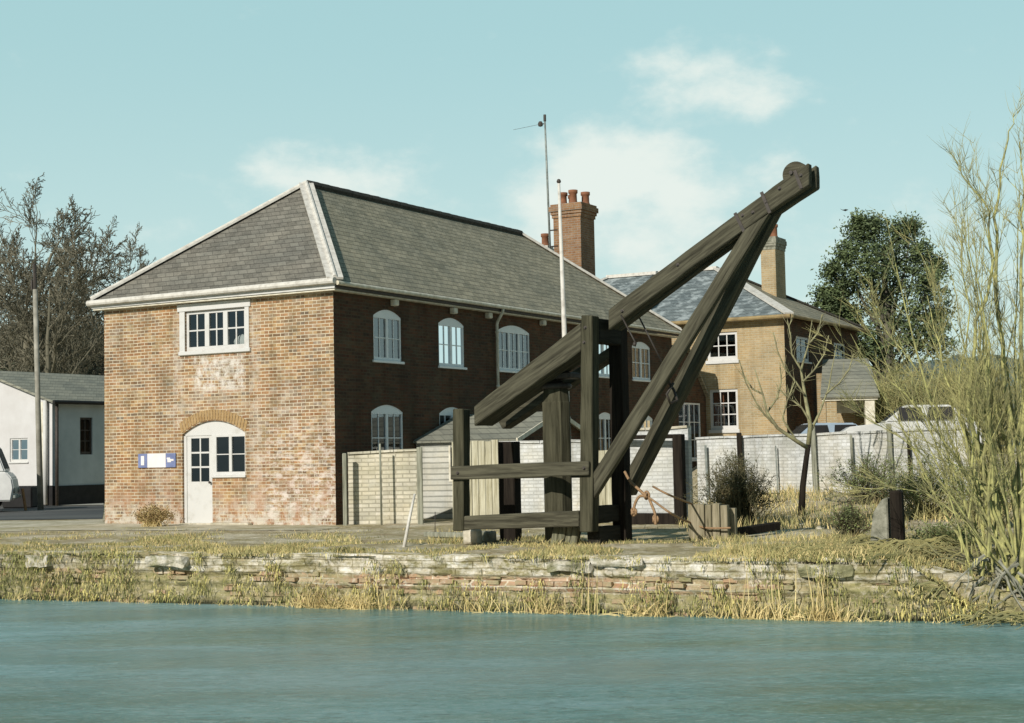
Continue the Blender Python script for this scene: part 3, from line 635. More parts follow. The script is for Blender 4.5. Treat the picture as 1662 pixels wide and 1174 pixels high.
# ------------------------------------------------------------------ the warehouse
def warehouse():
    root = empty('brick_warehouse', tuple(CRN), -TH, 'long two-storey brick warehouse with hipped slate roof and a sunlit end wall', 'warehouse')
    W_, LEN, EV, TOP = 6.8, 18.3, 5.12, 5.32
    f = lambda x, z, d: (x, d, z)
    up = opening(-4.25, -2.47, 4.0, 4.93)
    dr = [(-4.36, -.25), (-3.47, -.25), (-3.47, 1.08), (-2.5, 1.08)] + arc_pts(-4.36, -2.5, 2.08, .30, 14)
    holes = [up]
    outline = [(-W_, -.3), (-4.36, -.3)] + [(-4.36, -.25)]
    outline = [(-W_, -.3), (0, -.3), (0, EV), (-W_, EV)]
    wall_panel('wall', outline, [up, dr], f, .13, M['brick_front'], root)['label'] = 'sunlit orange brick end wall with pale patches'
    side = []
    U = [(1.53, 2.68, 3.68, 4.86, (2, 2)), (4.30, 5.50, 3.66, 4.86, (2, 2)), (7.20, 8.88, 3.67, 4.87, (2, 2, 2)), (12.75, 13.95, 3.72, 4.87, (2, 2)), (15.3, 16.62, 3.70, 4.87, (2, 2))]
    Lw = [(1.40, 2.70, 1.28, 2.66, (2, 2)), (4.28, 5.50, 1.28, 2.66, (2, 2)), (10.0, 11.2, 1.28, 2.66, (2, 2)), (12.8, 13.95, 1.28, 2.66, (2, 2)), (15.3, 16.7, 1.28, 2.66, (2, 2))]
    fs = lambda y, z, d: (-d, y, z)
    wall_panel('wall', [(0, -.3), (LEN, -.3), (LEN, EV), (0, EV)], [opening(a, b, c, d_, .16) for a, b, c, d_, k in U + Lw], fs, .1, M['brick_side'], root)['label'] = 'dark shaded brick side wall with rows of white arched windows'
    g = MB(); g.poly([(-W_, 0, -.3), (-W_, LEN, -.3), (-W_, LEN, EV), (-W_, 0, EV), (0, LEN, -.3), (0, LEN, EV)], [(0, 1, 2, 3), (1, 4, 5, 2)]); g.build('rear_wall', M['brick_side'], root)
    g = MB(); g.box(-W_ + .1, .25, 2.9, -.2, LEN - .1, 3.05); g.box(-W_ + .1, .25, -.1, -.2, LEN - .1, 0); g.box(-W_ + .12, 3.2, 0, -.2, 3.3, 2.89); g.build('inner_floor', M['dark'], root)
    g = MB(); g.box(-W_ + .01, .135, 4.97, -.105, LEN - .01, 5.03); g.build('ceiling', M['dark'], root)
    for a, b, c, d_, k in U + Lw:
        o = window(root, (0, a, c), math.pi / 2, b - a, d_ - c, .16, k, 2, 0, 'pane_side', 'white_fresh', .02)  # white_fresh: frames painted lighter to stand for sky light
    # front upper window with deep white lintel
    o = window(root, (-4.25, 0, 4.0), 0, 1.78, .93, 0, (2, 2, 2), 2, 0, depth=.05, sill=False, fr=.07, bars=.034, mul=.065)
    s = MB(); s.box(-.17, -.06, -.09, 1.95, .05, -.002); s.build('sill', M['white'], o, bevel=.01)
    s = MB(); s.box(-.22, -.035, .932, 1.95, .06, 1.105); s.build('lintel', M['white'], o, bevel=.008)
    s = MB(); s.box(-.16, -.02, 0, -.002, .06, .93); s.build('architrave', M['white'], o); s = MB(); s.box(1.782, -.02, 0, 1.9, .06, .93); s.build('architrave', M['white'], o)
    # white bundle lying inside the right-hand light
    s = MB()
    s.v = []; 
    bm = bmesh.new(); bmesh.ops.create_icosphere(bm, subdivisions=3, radius=1)
    for v in bm.verts:
        c_ = v.co; v.co = Vector((c_.x * .27 + 1.52, c_.y * .10 + .25, c_.z * .17 + .16)) + Vector((1, 0, 1)) * .03 * fbm(c_.x * 2, c_.y * 2, c_.z * 2)
    me = bpy.data.meshes.new('bundle'); bm.to_mesh(me); bm.free(); me.materials.append(M['white_render'])
    ob = bpy.data.objects.new('bundle', me); C.objects.link(ob)
    ob.matrix_world = Matrix.Translation(CRN) @ Matrix.Rotation(-TH, 4, 'Z') @ Matrix.Translation((-4.25, 0, 4.0))
    tag(ob, 'rounded white bundle on the inner ledge of the upstairs end window', 'bundle')
    # doorway: white boarded infill, door, side window
    d = MB()
    arch = [(-4.28, 1.99)] + [(-2.5, 1.99)] + arc_pts(-4.36, -2.5, 2.08, .30, 14)
    d.prism([(x, .06, z) for x, z in ([(-4.36, 2.075), (-4.30, 2.04), (-2.5, 2.04)] + arc_pts(-4.36, -2.5, 2.08, .30, 14)[:-1])], (0, .06, 0))
    d.box(-4.36, .055, 0, -4.28, .12, 2.04); d.box(-3.52, .052, 0.0, -3.44, .12, 2.045)
    fr_ = d.build('door_frame', M['white'], root)
    d = MB(); x0, x1 = -4.28, -3.52; pz0, pz1 = .98, 2.02; fx = .12
    d.box(x0, .075, .03, x1, .115, pz0); d.box(x0, .075, pz0, x0 + fx, .115, pz1 + .02); d.box(x1 - fx + .02, .075, pz0, x1, .115, pz1 + .02); d.box(x0 + fx, .075, pz1 - .04, x1 - fx + .02, .115, pz1 + .02)
    for k in range(1, 3): z = pz0 + (pz1 - .04 - pz0) * k / 3; d.box(x0 + fx, .082, z - .02, x1 - fx + .02, .108, z + .02)
    xm = (x0 + x1 + .02) / 2; d.box(xm - .018, .08, pz0, xm + .018, .11, pz1 - .04)
    dr_ = d.build('door', M['white'], root)
    p = MB(); p.poly([(x0 + .05, .097, pz0), (x1 - .05, .097, pz0), (x1 - .05, .097, pz1 - .03), (x0 + .05, .097, pz1 - .03)], [(0, 1, 2, 3)]); p.build('pane', M['pane'], dr_)
    h = MB(); h.lathe([(.012, 0), (.012, .04), (.028, .045), (.03, .065), (.015, .08)], 10, (x1 - .05, .075, .96), (0, -1, 0)); h.build('handle', M['iron'], dr_, True)
    o = window(root, (-3.44, 0, 1.12), 0, .94, .93, 0, (1, 1), 2, 0, depth=.05, sill=False, fr=.055)
    s = MB(); s.box(-.03, -.05, -.055, .97, .06, -.002); s.build('sill', M['white'], o, bevel=.008)
    # brick arch over door, rubbed yellow bricks
    g = MB(); n = 24
    for k in range(n):
        a0, a1 = k / n + .004, (k + 1) / n - .004
        def P(f_, r_):
            x = -4.38 + 1.9 * f_; z = 2.09 + .30 * (1 - (2 * f_ - 1) ** 2); nx = (2 * f_ - 1) * .3; return (x + nx * r_, -.012, z + r_)
        g.prism([P(a0, .008), P(a1, .008), P(a1, .24), P(a0, .24)], (0, .05, 0))
    g.build('brick_arch', M['brick_rub'], root)
    g = MB(); g.box(-4.4, -.1, -.02, -3.42, .1, .03); g.build('door_step', M['stone_pale'], root, bevel=.01)
    g = MB(); g.box(-3.4, -.18, -.04, -2.3, -.02, .05); g.build('plinth', M['stone_pale'], root, bevel=.015)
    # roof
    ov = .22; e0, e1, w0, w1 = -ov, LEN + ov, -W_ - ov, ov
    zc = TOP + .02; RX = -W_ / 2; r0, r1, RZ = 3.57, 14.55, 8.34
    A_, B_, C_, D_ = (w0, e0, zc), (w1, e0, zc), (w1, e1, zc), (w0, e1, zc); R0, R1 = (RX, r0, RZ), (RX, r1, RZ)
    quad('roof', [A_, B_, R0], M['slate_front'], root)['label'] = 'hip end slope of the slate roof above the sunlit wall'
    quad('roof', [B_, C_, R1, R0], M['slate'], root)['label'] = 'long dark slate slope over the side wall'
    quad('roof', [D_, A_, R0, R1], M['slate'], root); quad('roof', [C_, D_, R1], M['slate_front'], root)
    # lead hips: white rolls
    def hip(p, q, wd, name='hip_flashing', mat=M['lead'], lift=.03):
        g = MB(); p = Vector(p) + Vector((0, 0, lift)); q = Vector(q) + Vector((0, 0, lift)); g.bar(p, q, wd, .05); g.tube([p + Vector((0, 0, .035)), q + Vector((0, 0, .035))], .05, 8); return g.build(name, mat, root)
    hip(A_, R0, .26); hip(B_, R0, .36); hip(C_, R1, .22); hip(D_, R1, .2)
    g = MB(); r = random.Random(9); y = r0 + .05
    while y < r1:
        g.tube([(RX, y, RZ + .02), (RX, min(y + .44, r1), RZ + .02 + .01 * r.random())], [.11, .115], 8); y += .45
    g.build('ridge_tiles', M['ridge'], root)
    # eaves: soffit, fascia and half-round gutter
    g = MB(); g.box(w0 + .04, e0 + .03, EV - .0, w1 - .04, .002 - .002, EV + .035); g.box(-.0, e0 + .06, EV + .001, w1 - .05, e1 - .05, EV + .034); g.build('soffit', M['cream'], root)
    g = MB(); g.box(w0 + .02, e0, EV + .04, w1 - .02, e0 + .035, TOP + .02); g.build('fascia', M['white'], root)
    g = MB(); g.box(w1 - .035, e0 + .04, EV + .04, w1, e1, TOP); g.build('fascia', M['iron'], root)
    def gutter(p, q, mat, rad=.065):
        g = MB(); g.tube([p, q], rad, 10); return g.build('gutter', mat, root)
    gutter((w0 - .03, e0 - .06, TOP - .035), (w1 + .03, e0 - .06, TOP - .005), M['lead'], .075)
    gutter((w0 - .06, e0, TOP - .035), (w0 - .06, e1, TOP - .035), M['lead'])
    gutter((w1 + .055, e0, TOP - .05), (w1 + .055, e1, TOP - .05), M['cream'], .05)
    for y in (2.3, 4.9, 6.6, 9.5, 12): 
        g = MB(); g.box(.004, y - .09, EV - .16, .15, y + .09, EV - .01); g.build('eaves_bracket', M['cream'], root, bevel=.02)
    def downpipe(x, y, zb, off=.08):
        g = MB(); g.tube([(w1 + .055, y, TOP - .06), (w1 + .04, y, TOP - .18), (off + .02, y, TOP - .42), (off, y, TOP - .5), (off, y, zb)], .04, 8)
        for z in (1.5, 3.2, 4.6): g.lathe([(.055, 0), (.055, .06)], 8, (off, y, z))
        return g.build('downpipe', M['cream'], root, True)
    downpipe(0, 7.0, 0); downpipe(0, 12.2, 0); downpipe(0, 14.25, 0)
    # roof-side flashing patch near far hip
    # tall stack
    st = MB(); cx0, cx1, cy0, cy1 = -3.05, -2.05, 16.0, 16.62; zt = 9.55
    return root
WH = warehouse()

def chimney(name, O, rz, w_, d_, z0, z1, pots, label, mat, capmat=None, corbel=.07):
    root = empty(name, O, rz, label, 'chimney')
    g = MB(); g.box(-w_ / 2, -d_ / 2, z0, w_ / 2, d_ / 2, z1 - .45)
    g.build('stack', mat, root)
    g = MB(); c = corbel
    for k, (a, b, o_) in enumerate(((-.45, -.34, .5), (-.34, -.24, 1), (-.24, -.08, 1.6), (-.08, .0, 1.0))):
        g.box(-w_ / 2 - c * o_, -d_ / 2 - c * o_, z1 + a, w_ / 2 + c * o_, d_ / 2 + c * o_, z1 + b)
    g.build('cap', capmat or mat, root)
    for (px, py, h_, r_) in pots:
        p = MB(); p.lathe([(r_ * 1.1, 0), (r_ * 1.05, .05), (r_ * .92, .1), (r_ * .88, h_ - .12), (r_ * 1.1, h_ - .1), (r_ * 1.1, h_), (r_ * .8, h_), (r_ * .75, h_ - .2)], 14, (px, py, z1)); p.build('pot', M['chim_pot'], root, True)
    return root
def loc_of(x, y, z=0): return CRN - B3 * x + A3 * y + Vector((0, 0, z))
# tall stack standing just behind the far hip
# fit: lit face u 898..942 and dark face 942..965 at v 340..460
T0 = 17.0
pL = on(899, 400, CRN + A3 * T0, A3); pR = on(943, 400, CRN + A3 * T0, A3)
xL = -(pL - CRN).dot(B3); xR = -(pR - CRN).dot(B3)
zt = on(925, 330, CRN + A3 * T0, A3).z
cw = xR - xL; cd = cw * 1.0
ch = chimney('tall_chimney', tuple(loc_of((xL + xR) / 2, T0 + cd / 2)), -TH, cw, cd, 4.6, zt, [(-cw * .28, -cd * .2, .42, .14), (cw * .12, -cd * .25, .46, .14), (cw * .32, cd * .25, .44, .14), (-cw * .2, cd * .3, .4, .13)], 'tall orange brick chimney with four clay pots behind the warehouse hip', M['brick_orange'])
# little stack to its left
pS = on(885, 400, CRN + A3 * 18.0, A3)
ch2 = chimney('small_chimney', tuple(loc_of(-(pS - CRN).dot(B3), 18.0)), -TH, .34, .34, 5, pS.z - .0, [(0, 0, .42, .13)], 'small single-pot chimney at the foot of the thin aerial mast', M['brick_side'], M['lead'], .03)
# aerial mast on the tall stack
mb = on(893, 405, CRN + A3 * T0, A3); mt = on(884, 188, CRN + A3 * T0, A3)
root = empty('aerial_mast', tuple(mb), 0, 'thin tall metal mast strapped to the brick chimney with a small wind instrument', 'mast')
d = mt - mb
g = MB(); g.tube([Vector((0, 0, -.2)), d * .55, d], [.035, .035, .028], 8); g.build('pole', M['metal'], root, True)
g = MB(); side = -B3 * 1
for f_ in (.02, .14):
    p = d * f_; g = MB(); g.tube([p, p + side * .30], .022, 6); g.build('bracket', M['iron'], root)
g = MB(); p = d * .94; g.tube([p, p - side * .16], .018, 6); g.lathe([(.02, -.08), (.075, -.06), (.085, .02), (.05, .09), (.01, .1)], 10, tuple(p - side * .17), (0, 0, 1)); g.lathe([(.045, -.12), (.045, .1)], 8, tuple(d * .985)); g.build('wind_instrument', M['iron'], root)
g = MB(); g.tube([p - side * .2, p - side * 1.2 + Vector((0, 0, -.06))], .006, 4); g.build('wire', M['iron'], root)
# white flagpole standing in the yard in front of the side wall
fb = on(920.5, 660, Vector((0, 33.5, 0)), Vector((0, 1, 0))); ft = on(907, 298, Vector((0, 33.5, 0)), Vector((0, 1, 0)))
dd = (ft - fb) / (ft.z - fb.z); base = fb - dd * fb.z
root = empty('flagpole', (base.x, base.y, 0), 0, 'slender white painted flagpole in front of the warehouse side wall', 'flagpole')
L_ = ft.z; g = MB(); g.tube([Vector((0, 0, -.1)), dd * L_ * .5, dd * L_], [.066, .058, .03], 10); g.build('pole', M['lead'], root, True)
g = MB(); g.lathe([(.015, 0), (.045, .02), (.05, .05), (.03, .09), (.0, .1)], 10, tuple(dd * L_)); g.build('finial', M['iron'], root, True)

# noticeboards on the end wall
nb_blue = simple('blue_sign_paint', (.20, .24, .42), (.15, .18, .33), 5, .5); nb_w = simple('notice_paper', (.80, .76, .76), (.72, .68, .68), 5, .6)
def on_front(x, y, z): return tuple(CRN - B3 * x + A3 * y + Vector((0, 0, z)))
root = empty('notice_board', on_front(-5.14, -.005, 1.32), -TH, 'white notice board with blue ends fixed to the brick wall left of the door', 'notice board')
g = MB(); g.box(-.27, -.035, 0, .30, 0, .33); g.build('white_panel', nb_w, root, bevel=.006)
g = MB(); g.box(-.56, -.034, 0, -.272, 0, .33); g.build('blue_panel', nb_blue, root, bevel=.006)
g = MB(); g.box(.302, -.034, 0, .60, 0, .33); g.build('blue_panel', nb_blue, root, bevel=.006)
g = MB(); g.box(-.46, -.042, .06, -.36, -.036, .28); g.build('lettering', nb_w, root)
g = MB(); g.box(.34, -.041, .19, .44, -.036, .23); g.box(.36, -.042, .12, .47, -.036, .2); g.box(.46, -.0415, .15, .55, -.036, .195); g.build('lettering', nb_w, root)

# ------------------------------------------------------------------ outbuilding against the side wall
def outbuilding():
    root = empty('outbuilding', tuple(loc_of(0, 3.2)), -TH, 'low pale brick lean-out with a small slate gable roof against the side wall', 'outbuilding')
    X1, EV, RZ, D_ = 2.72, 1.84, 2.46, 3.8
    f = lambda x, z, d: (x, d, z)
    wall_panel('wall', [(.02, -.2), (X1, -.2), (X1, EV), (.02, EV)], [opening(.98, 1.5, .92, 1.66)], f, .12, M['weatherboard'], root)
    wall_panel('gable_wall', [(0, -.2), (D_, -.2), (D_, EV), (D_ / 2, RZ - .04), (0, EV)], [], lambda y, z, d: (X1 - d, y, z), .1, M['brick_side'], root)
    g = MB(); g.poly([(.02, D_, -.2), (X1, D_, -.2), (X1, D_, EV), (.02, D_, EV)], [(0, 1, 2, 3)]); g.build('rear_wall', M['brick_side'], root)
    g = MB(); g.box(.03, -.03, EV - .09, X1 + .1, -.002, EV + .0); g.build('fascia', M['white'], root)
    quad('roof', [(.01, -.14, EV - .02), (X1 + .12, -.14, EV - .02), (X1 + .12, D_ / 2, RZ + .02), (.01, D_ / 2, RZ + .02)], M['slate_grey'], root)
    quad('roof', [(.01, D_ + .14, EV - .02), (X1 + .12, D_ + .14, EV - .02), (X1 + .12, D_ / 2, RZ + .021), (.01, D_ / 2, RZ + .021)], M['slate_grey'], root)
    g = MB(); g.box(X1 + .10, -.15, EV - .07, X1 + .135, -.10, EV - .0); g.bar((X1 + .13, -.14, EV - .06), (X1 + .13, D_ / 2, RZ - .02), .03, .1); g.bar((X1 + .13, D_ / 2, RZ - .02), (X1 + .13, D_ + .14, EV - .06), .03, .1); g.build('barge_board', M['cream'], root)
    g = MB(); g.box(.98, .06, .92, 1.5, .1, 1.66); g.build('window', M['dark'], root)
    g = MB(); g.box(.93, -.02, .86, 1.55, .02, .918); g.build('sill', M['cream'], root); g = MB(); g.box(.93, -.02, .919, .977, .02, 1.7); g.build('frame', M['cream'], root)
outbuilding()

# ------------------------------------------------------------------ yard fence line in front of the side wall
def seg_wall(name, p, q, zb, zt, th, mat, label, cat, cope=None, bevel=.01, wob=0):
    p = Vector(p); q = Vector(q); L_ = (q - p).length; root = empty(name, tuple(p), math.atan2((q - p).y, (q - p).x), label, cat)
    n = max(1, int(L_ / .4)); g = MB(); zt2 = zt if hasattr(zt, '__len__') else (zt, zt)
    r = random.Random(len(name)); tops = [zt2[0] + (zt2[1] - zt2[0]) * i / n + r.uniform(-wob, wob) for i in range(n + 1)]
    pts = [(0, 0, zb), (L_, 0, zb)] + [(L_ * i / n, 0, tops[i]) for i in range(n, -1, -1)]
    g.prism(pts, (0, th, 0)); g.build('wall', mat, root)
    if cope:
        g = MB()
        for i in range(n): g.bar((L_ * i / n, th / 2, tops[i] + .025), (L_ * (i + 1) / n - .012, th / 2, tops[i + 1] + .025), th + .08, .05)
        g.build('coping', cope, root)
    return root, L_
def post(name, p, h_, w_, mat, label, cat='post', lean=(0, 0), group=None, cap=False, d_=None):
    d_ = d_ or w_
    g = MB(); P = Vector((lean[0], lean[1], h_)); g.bar((0, 0, -.15), P, w_, d_, (0, 1, 0))
    o = g.build(name, mat, None, bevel=min(.012, w_ * .15), loc=tuple(p)); tag(o, label, cat, group); return o
a = atz(566, 852); b = atz(679, 850)
pn, L1 = seg_wall('garden_wall', (a.x, a.y, 0), (b.x, b.y, 0), -.1, (1.53, 1.58), .1, M['block_pale'], 'pale weathered panel of wall between two timber posts by the warehouse corner', 'wall', M['block_pale'], wob=.01)
a = atz(561, 853); post('timber_post', (a.x, a.y - .05, 0), 1.56, .09, M['timber_grey'], 'slim timber post close to the warehouse corner, left end of the pale panel')
a = atz(683, 851); post('timber_post', (a.x, a.y - .08, 0), 1.66, .12, M['timber_grey'], 'mossy timber post at the right end of the pale panel')
a = atz(620, 852); 
g = MB(); g.tube([(0, 0, 0), (-.01, 0, 1.75)], .022, 8); tag(g.build('stake', M['timber_grey'], None, True, loc=(a.x, a.y - .12, 0)), 'thin upright rod standing in front of the pale panel', 'stake')
pz = lambda x, y=1.3: loc_of(x, y)
# vertical boards
def boards(name, x0, x1, y, z0, z1, nb, mat, label):
    root = empty(name, tuple(pz(x0, y)), -TH, label, 'fence'); g = MB(); w_ = (x1 - x0) / nb; r = random.Random(nb)
    for k in range(nb): g.box(k * w_ + .006, -.012 * r.random(), z0, (k + 1) * w_ - .006, .025, z1 + r.uniform(-.02, .02))
    g.build('boards', mat, root); g = MB(); g.box(0, .027, .4, x1 - x0, .07, .5); g.build('rail', M['timber_grey'], root); g = MB(); g.box(0, .027, z1 - .3, x1 - x0, .07, z1 - .2); g.build('rail', M['timber_grey'], root)
    return root
boards('board_fence', 2.28, 3.45, 1.15, .02, 1.77, 7, M['boards'], 'pale upright board fence seen through the left bay of the crane frame')
boards('board_fence', 5.42, 6.35, 1.35, .02, 1.50, 6, M['boards'], 'short pale boards glimpsed between the two front posts of the crane')
rt, _ = seg_wall('yard_wall', tuple(pz(3.46, 1.2)), tuple(pz(5.4, 1.3)), -.1, (1.70, 1.70), .2, M['brick_white'], 'whitewashed brick wall behind the crane king post', 'wall', M['brick_white'], wob=.01)
rt, _ = seg_wall('yard_wall', tuple(pz(6.37, 1.35)), tuple(pz(7.72, 1.45)), -.1, (1.90, 1.92), .2, M['brick_white'], 'white brick wall framed by a dark timber post and lintel', 'wall', M['stone_pale'], wob=.01)
# dark frame (post + lintel) in front of the last wall
ft_ = empty('timber_gateway', tuple(pz(6.2, 1.05)), -TH, 'dark tarred post and lintel standing against the white wall beside the crane', 'gateway')
g = MB(); g.box(1.34, 0, -.1, 1.54, .2, 1.80); g.build('post', M['timber_dark'], ft_, bevel=.015)
g = MB(); g.box(.1, .02, 1.72, 1.338, .16, 1.80); g.build('lintel', M['timber_dark'], ft_, bevel=.01)
g = MB(); g.box(.1, .02, -.05, 1.338, .2, .22); g.build('sole_plate', M['timber_dark'], ft_, bevel=.01)

# long white wall to the right
WA = atY(1131, 735, 37.5); WB = atY(1575, 735, 32.5)
rt, WL = seg_wall('white_garden_wall', (WA.x, WA.y, 0), (WB.x, WB.y, 0), -.1, (1.74, 1.80), .22, M['brick_white'], 'long whitewashed brick wall running across the right behind the garden', 'wall', M['brick_white'], wob=.012)
def wall_pt(u, off=-.1):
    n = Vector((-(WB - WA).y, (WB - WA).x, 0)).normalized()
    if n.y > 0: n = -n
    return on(u, 760, Vector((WA.x, WA.y, 0)) + n * abs(off), n)
for (u, h_, w_, lb, hx) in ((1148, 1.35, .05, 'thin metal post in front of the white wall near its left end', M['metal']), (1203, 1.62, .11, 'dark square post rising behind the round bush against the white wall', M['timber_dark']), (1323, 1.72, .10, 'tall slim timber post at the white wall just right of the bare sapling', M['timber_grey']),
                        (1385, 1.5, .05, 'thin pale post against the white wall between sapling and willow', M['timber_grey']), (1447, 1.72, .09, 'grey timber post at the white wall below the white car', M['timber_grey']), (1478, 1.4, .06, 'leaning thin post at the white wall right of the one below the white car', M['timber_dark']), (1262, 1.30, .03, 'thin wire rod against the white wall between bush and sapling', M['metal'])):
    p = wall_pt(u); post('garden_post', (p.x, p.y, .25), h_, w_, hx, lb, lean=(-.03, 0), group='posts along the white garden wall')
for u, hh, lb in ((1352, .55, 'short broken stake in the grass right of the bare sapling'),):
    p = atz(u, 804, .3); post('short_stake', (p.x, 33.0, height(p.x, 33) ), hh, .05, M['timber_grey'], lb, 'stake')

# ------------------------------------------------------------------ crane
def crane():
    YC = 24.3
    O = atY(940, 863, YC); base = Vector((O.x, O.y, 0)); g0 = base
    root = empty('timber_crane', tuple(base), -TH, 'massive old timber quayside crane with a raised jib and twin struts', 'crane')
    def K(u, v, y):           # local point on plane at depth y
        p = on(u, v, base + A3 * y, A3) - base
        return Vector((-(p.dot(B3)), p.dot(A3), p.z))
    def orient(o, f_, t_):
        q = (t_ - f_).to_track_quat('X', 'Y'); mw = q.to_matrix().to_4x4(); mw.translation = f_
        o.data.transform(mw.inverted()); o.matrix_local = mw; return o
    def poly(name, px, y0, y1, mat, bv=.014, ax=None):
        g = MB(); P = [K(u, v, y0) for u, v in px]; g.prism(P, (0, y1 - y0, 0)); o = g.build(name, mat, root, bevel=bv)
        if ax: orient(o, P[ax[0]], P[ax[1]])
        return o
    tx, tz, ty = M['timber_x'], M['timber_z'], M['timber_y']
    poly('post', [(735, 862), (752, 862), (752, 664), (734.5, 664)], 0, .22, tz)['label'] = 'short left post of the near side frame'
    poly('post', [(940, 864), (961, 864), (961.5, 512), (943, 512)], 0, .24, tz)['label'] = 'tall right post of the near side frame'
    poly('rail', [(731, 779), (731, 757), (955, 748), (955, 772)], -.07, -.003, tx)['label'] = 'upper rail across the near frame'
    poly('rail', [(752.5, 861), (752.5, 838), (939.5, 829), (939.5, 855)], .02, .18, tx)['label'] = 'lower rail across the near frame'
    poly('brace', [(769, 660), (769, 692), (943, 569), (943, 524)], .03, .62, tx, ax=(1, 2))['label'] = 'sloping brace from the left post up to the tall post'
    # far frame
    y0 = 1.02
    def shift(px, dy=0):
        return px
    P2x = K(950, 700, .1).x; P1x = K(743, 700, .1).x
    g = MB(); x0 = K(990, 700, y0).x; x1 = x0 + .235; g.box(x0, y0, -.1, x1, y0 + .26, K(1000, 522, y0).z); g.build('post', M['timber_dark'], root, bevel=.014)['label'] = 'tall right post of the far frame'  # near-black timber carries the near frame's shadow in its colour
    X0 = x0; PX1 = x1
    g = MB(); xa = K(811, 760, 1.25).x; g.box(xa, 1.2, -.1, xa + .30, 1.45, K(830, 717, 1.2).z); g.build('post', M['timber_dark'], root, bevel=.014)['label'] = 'stout short post of the far frame'  # shade from the near frame put into the dark timber
    zA = K(850, 765, 1.25).z
    g = MB(); g.box(xa + .30, 1.24, zA - .12, X0 - .003, 1.38, zA + .12); g.build('rail', tx, root, bevel=.01)
    g = MB(); g.bar((xa + .15, 1.18, 1.95), (X0 + .05, 1.18, K(1000, 560, y0).z - .1), .16, .3, (0, 1, 0)); g.build('brace', tx, root, bevel=.01)
    # cross members joining the frames
    zt = K(950, 520, 0).z
    g = MB(); g.box(P2x + .0, .245, zt - .34, P2x + .22, y0 - .003, zt + .04); g.build('cross_head', ty, root, bevel=.012)
    g = MB(); g.box(P2x - .09, .245, .35, P2x + .12, y0 - .003, .62); g.build('cross_beam', ty, root, bevel=.012)
    g = MB(); g.box(P1x - .08, .225, 1.08, P1x + .1, 1.2, 1.27); g.build('cross_beam', ty, root, bevel=.012)
    # king post: octagonal with a turned cap
    kc = K(905, 760, .62); kt = K(905, 632, .62).z
    g = MB(); g.lathe([(.235, -.2), (.235, kt - .22), (.225, kt - .2), (.21, kt)], 8, (kc.x, .62, 0)); ko = g.build('king_post', tz, root)
    ko['label'] = 'stout eight-sided king post in the middle of the frame'
    g = MB(); g.lathe([(.20, kt + .001), (.25, kt + .012), (.265, kt + .05), (.24, kt + .09), (.13, kt + .11), (.08, kt + .16), (.08, kt + .5)], 16, (kc.x, .62, 0)); g.build('king_post_cap', M['iron'], ko, True)
    g = MB(); g.box(kc.x - .34, .42, kt + .16, kc.x + .36, .84, kt + .26); g.build('saddle', M['iron'], root, bevel=.02)
    # jib: two cheeks with a sheave between
    ja, jb = .36, .78
    jib = [(987, 503), (987, 536), (1130, 429), (1200, 379), (1247, 345), (1313, 301), (1312, 264), (1273, 290), (1130, 395)]
    P = [K(u, v, ja) for u, v in jib]
    g = MB(); g.prism(P, (0, .16, 0)); j = g.build('jib', tx, root, bevel=.014); orient(j, P[1], P[4]); j['label'] = 'near cheek of the raised jib beam'
    g = MB(); g.prism([q + Vector((.03, jb - ja - .16, -.0)) for q in P], (0, .16, 0)); j2 = g.build('jib', tx, root, bevel=.014); orient(j2, P[1], P[4]); j2['label'] = 'far cheek of the raised jib beam'
    # filler between cheeks stops short of the sheave
    Pf = [P[0] + Vector((.02, 0, -.02)), P[1] + Vector((.02, 0, .02)), P[2] + Vector((0, 0, .02)), P[4] + Vector((-.05, 0, .02)), K(1235, 317, ja) + Vector((0, 0, -.03)), P[8] + Vector((0, 0, -.02))]
    g = MB(); g.prism([q + Vector((0, .161, 0)) for q in Pf], (0, jb - ja - .322, 0)); g.build('jib_core', tx, root)
    sc_ = K(1292, 284, ja + .21); sh = MB()
    sh.lathe([(.02, -.06), (.19, -.06), (.195, -.045), (.17, -.01), (.17, .01), (.195, .045), (.19, .06), (.02, .06)], 28, (sc_.x, ja + .21, sc_.z), (0, 1, 0)); s_ = sh.build('sheave', M['timber_x'], root)
    g = MB(); g.lathe([(.03, -.24), (.03, .24)], 12, (sc_.x, ja + .21, sc_.z), (0, 1, 0)); g.build('axle', M['iron'], s_)
    # bolts on jib
    def bolt(u, v, y, r_=.018):
        p = K(u, v, y); g = MB(); g.lathe([(r_ * 1.6, 0), (r_ * 1.6, .008), (r_, .01), (r_, .03)], 8, tuple(p), (0, -1, 0)); return g.build('bolt', M['iron'], root)
    for (u, v) in ((1222, 345), (1265, 306), (1205, 350), (1243, 328), (1300, 285), (1100, 430), (1010, 505)): bolt(u, v, ja)
    for (u, v) in ((950, 532), (948, 556), (743, 768), (948, 760)): bolt(u, v, -.07 if v > 700 else 0)
    # struts
    def strut(f_, t_, lab, w_=.2, h_=.25):
        g = MB(); g.bar(f_, t_, w_, h_, (0, 1, 0)); o = g.build('strut', M['timber_x'], root, bevel=.014)
        # orient grain: bars use their own object axes
        d_ = (Vector(t_) - Vector(f_)); q = d_.to_track_quat('X', 'Y'); mw = q.to_matrix().to_4x4(); mw.translation = Vector(f_)
        o.data.transform(mw.inverted()); o.matrix_local = mw; o['label'] = lab; return o
    def strut2(P4, dp, lab):
        g = MB(); g.prism(P4, (0, dp, 0)); o = g.build('strut', M['timber_x'], root, bevel=.014)
        f_ = (P4[0] + P4[1]) / 2; t_ = (P4[2] + P4[3]) / 2; q = (t_ - f_).to_track_quat('X', 'Y'); mw = q.to_matrix().to_4x4(); mw.translation = f_
        o.data.transform(mw.inverted()); o.matrix_local = mw; o['label'] = lab
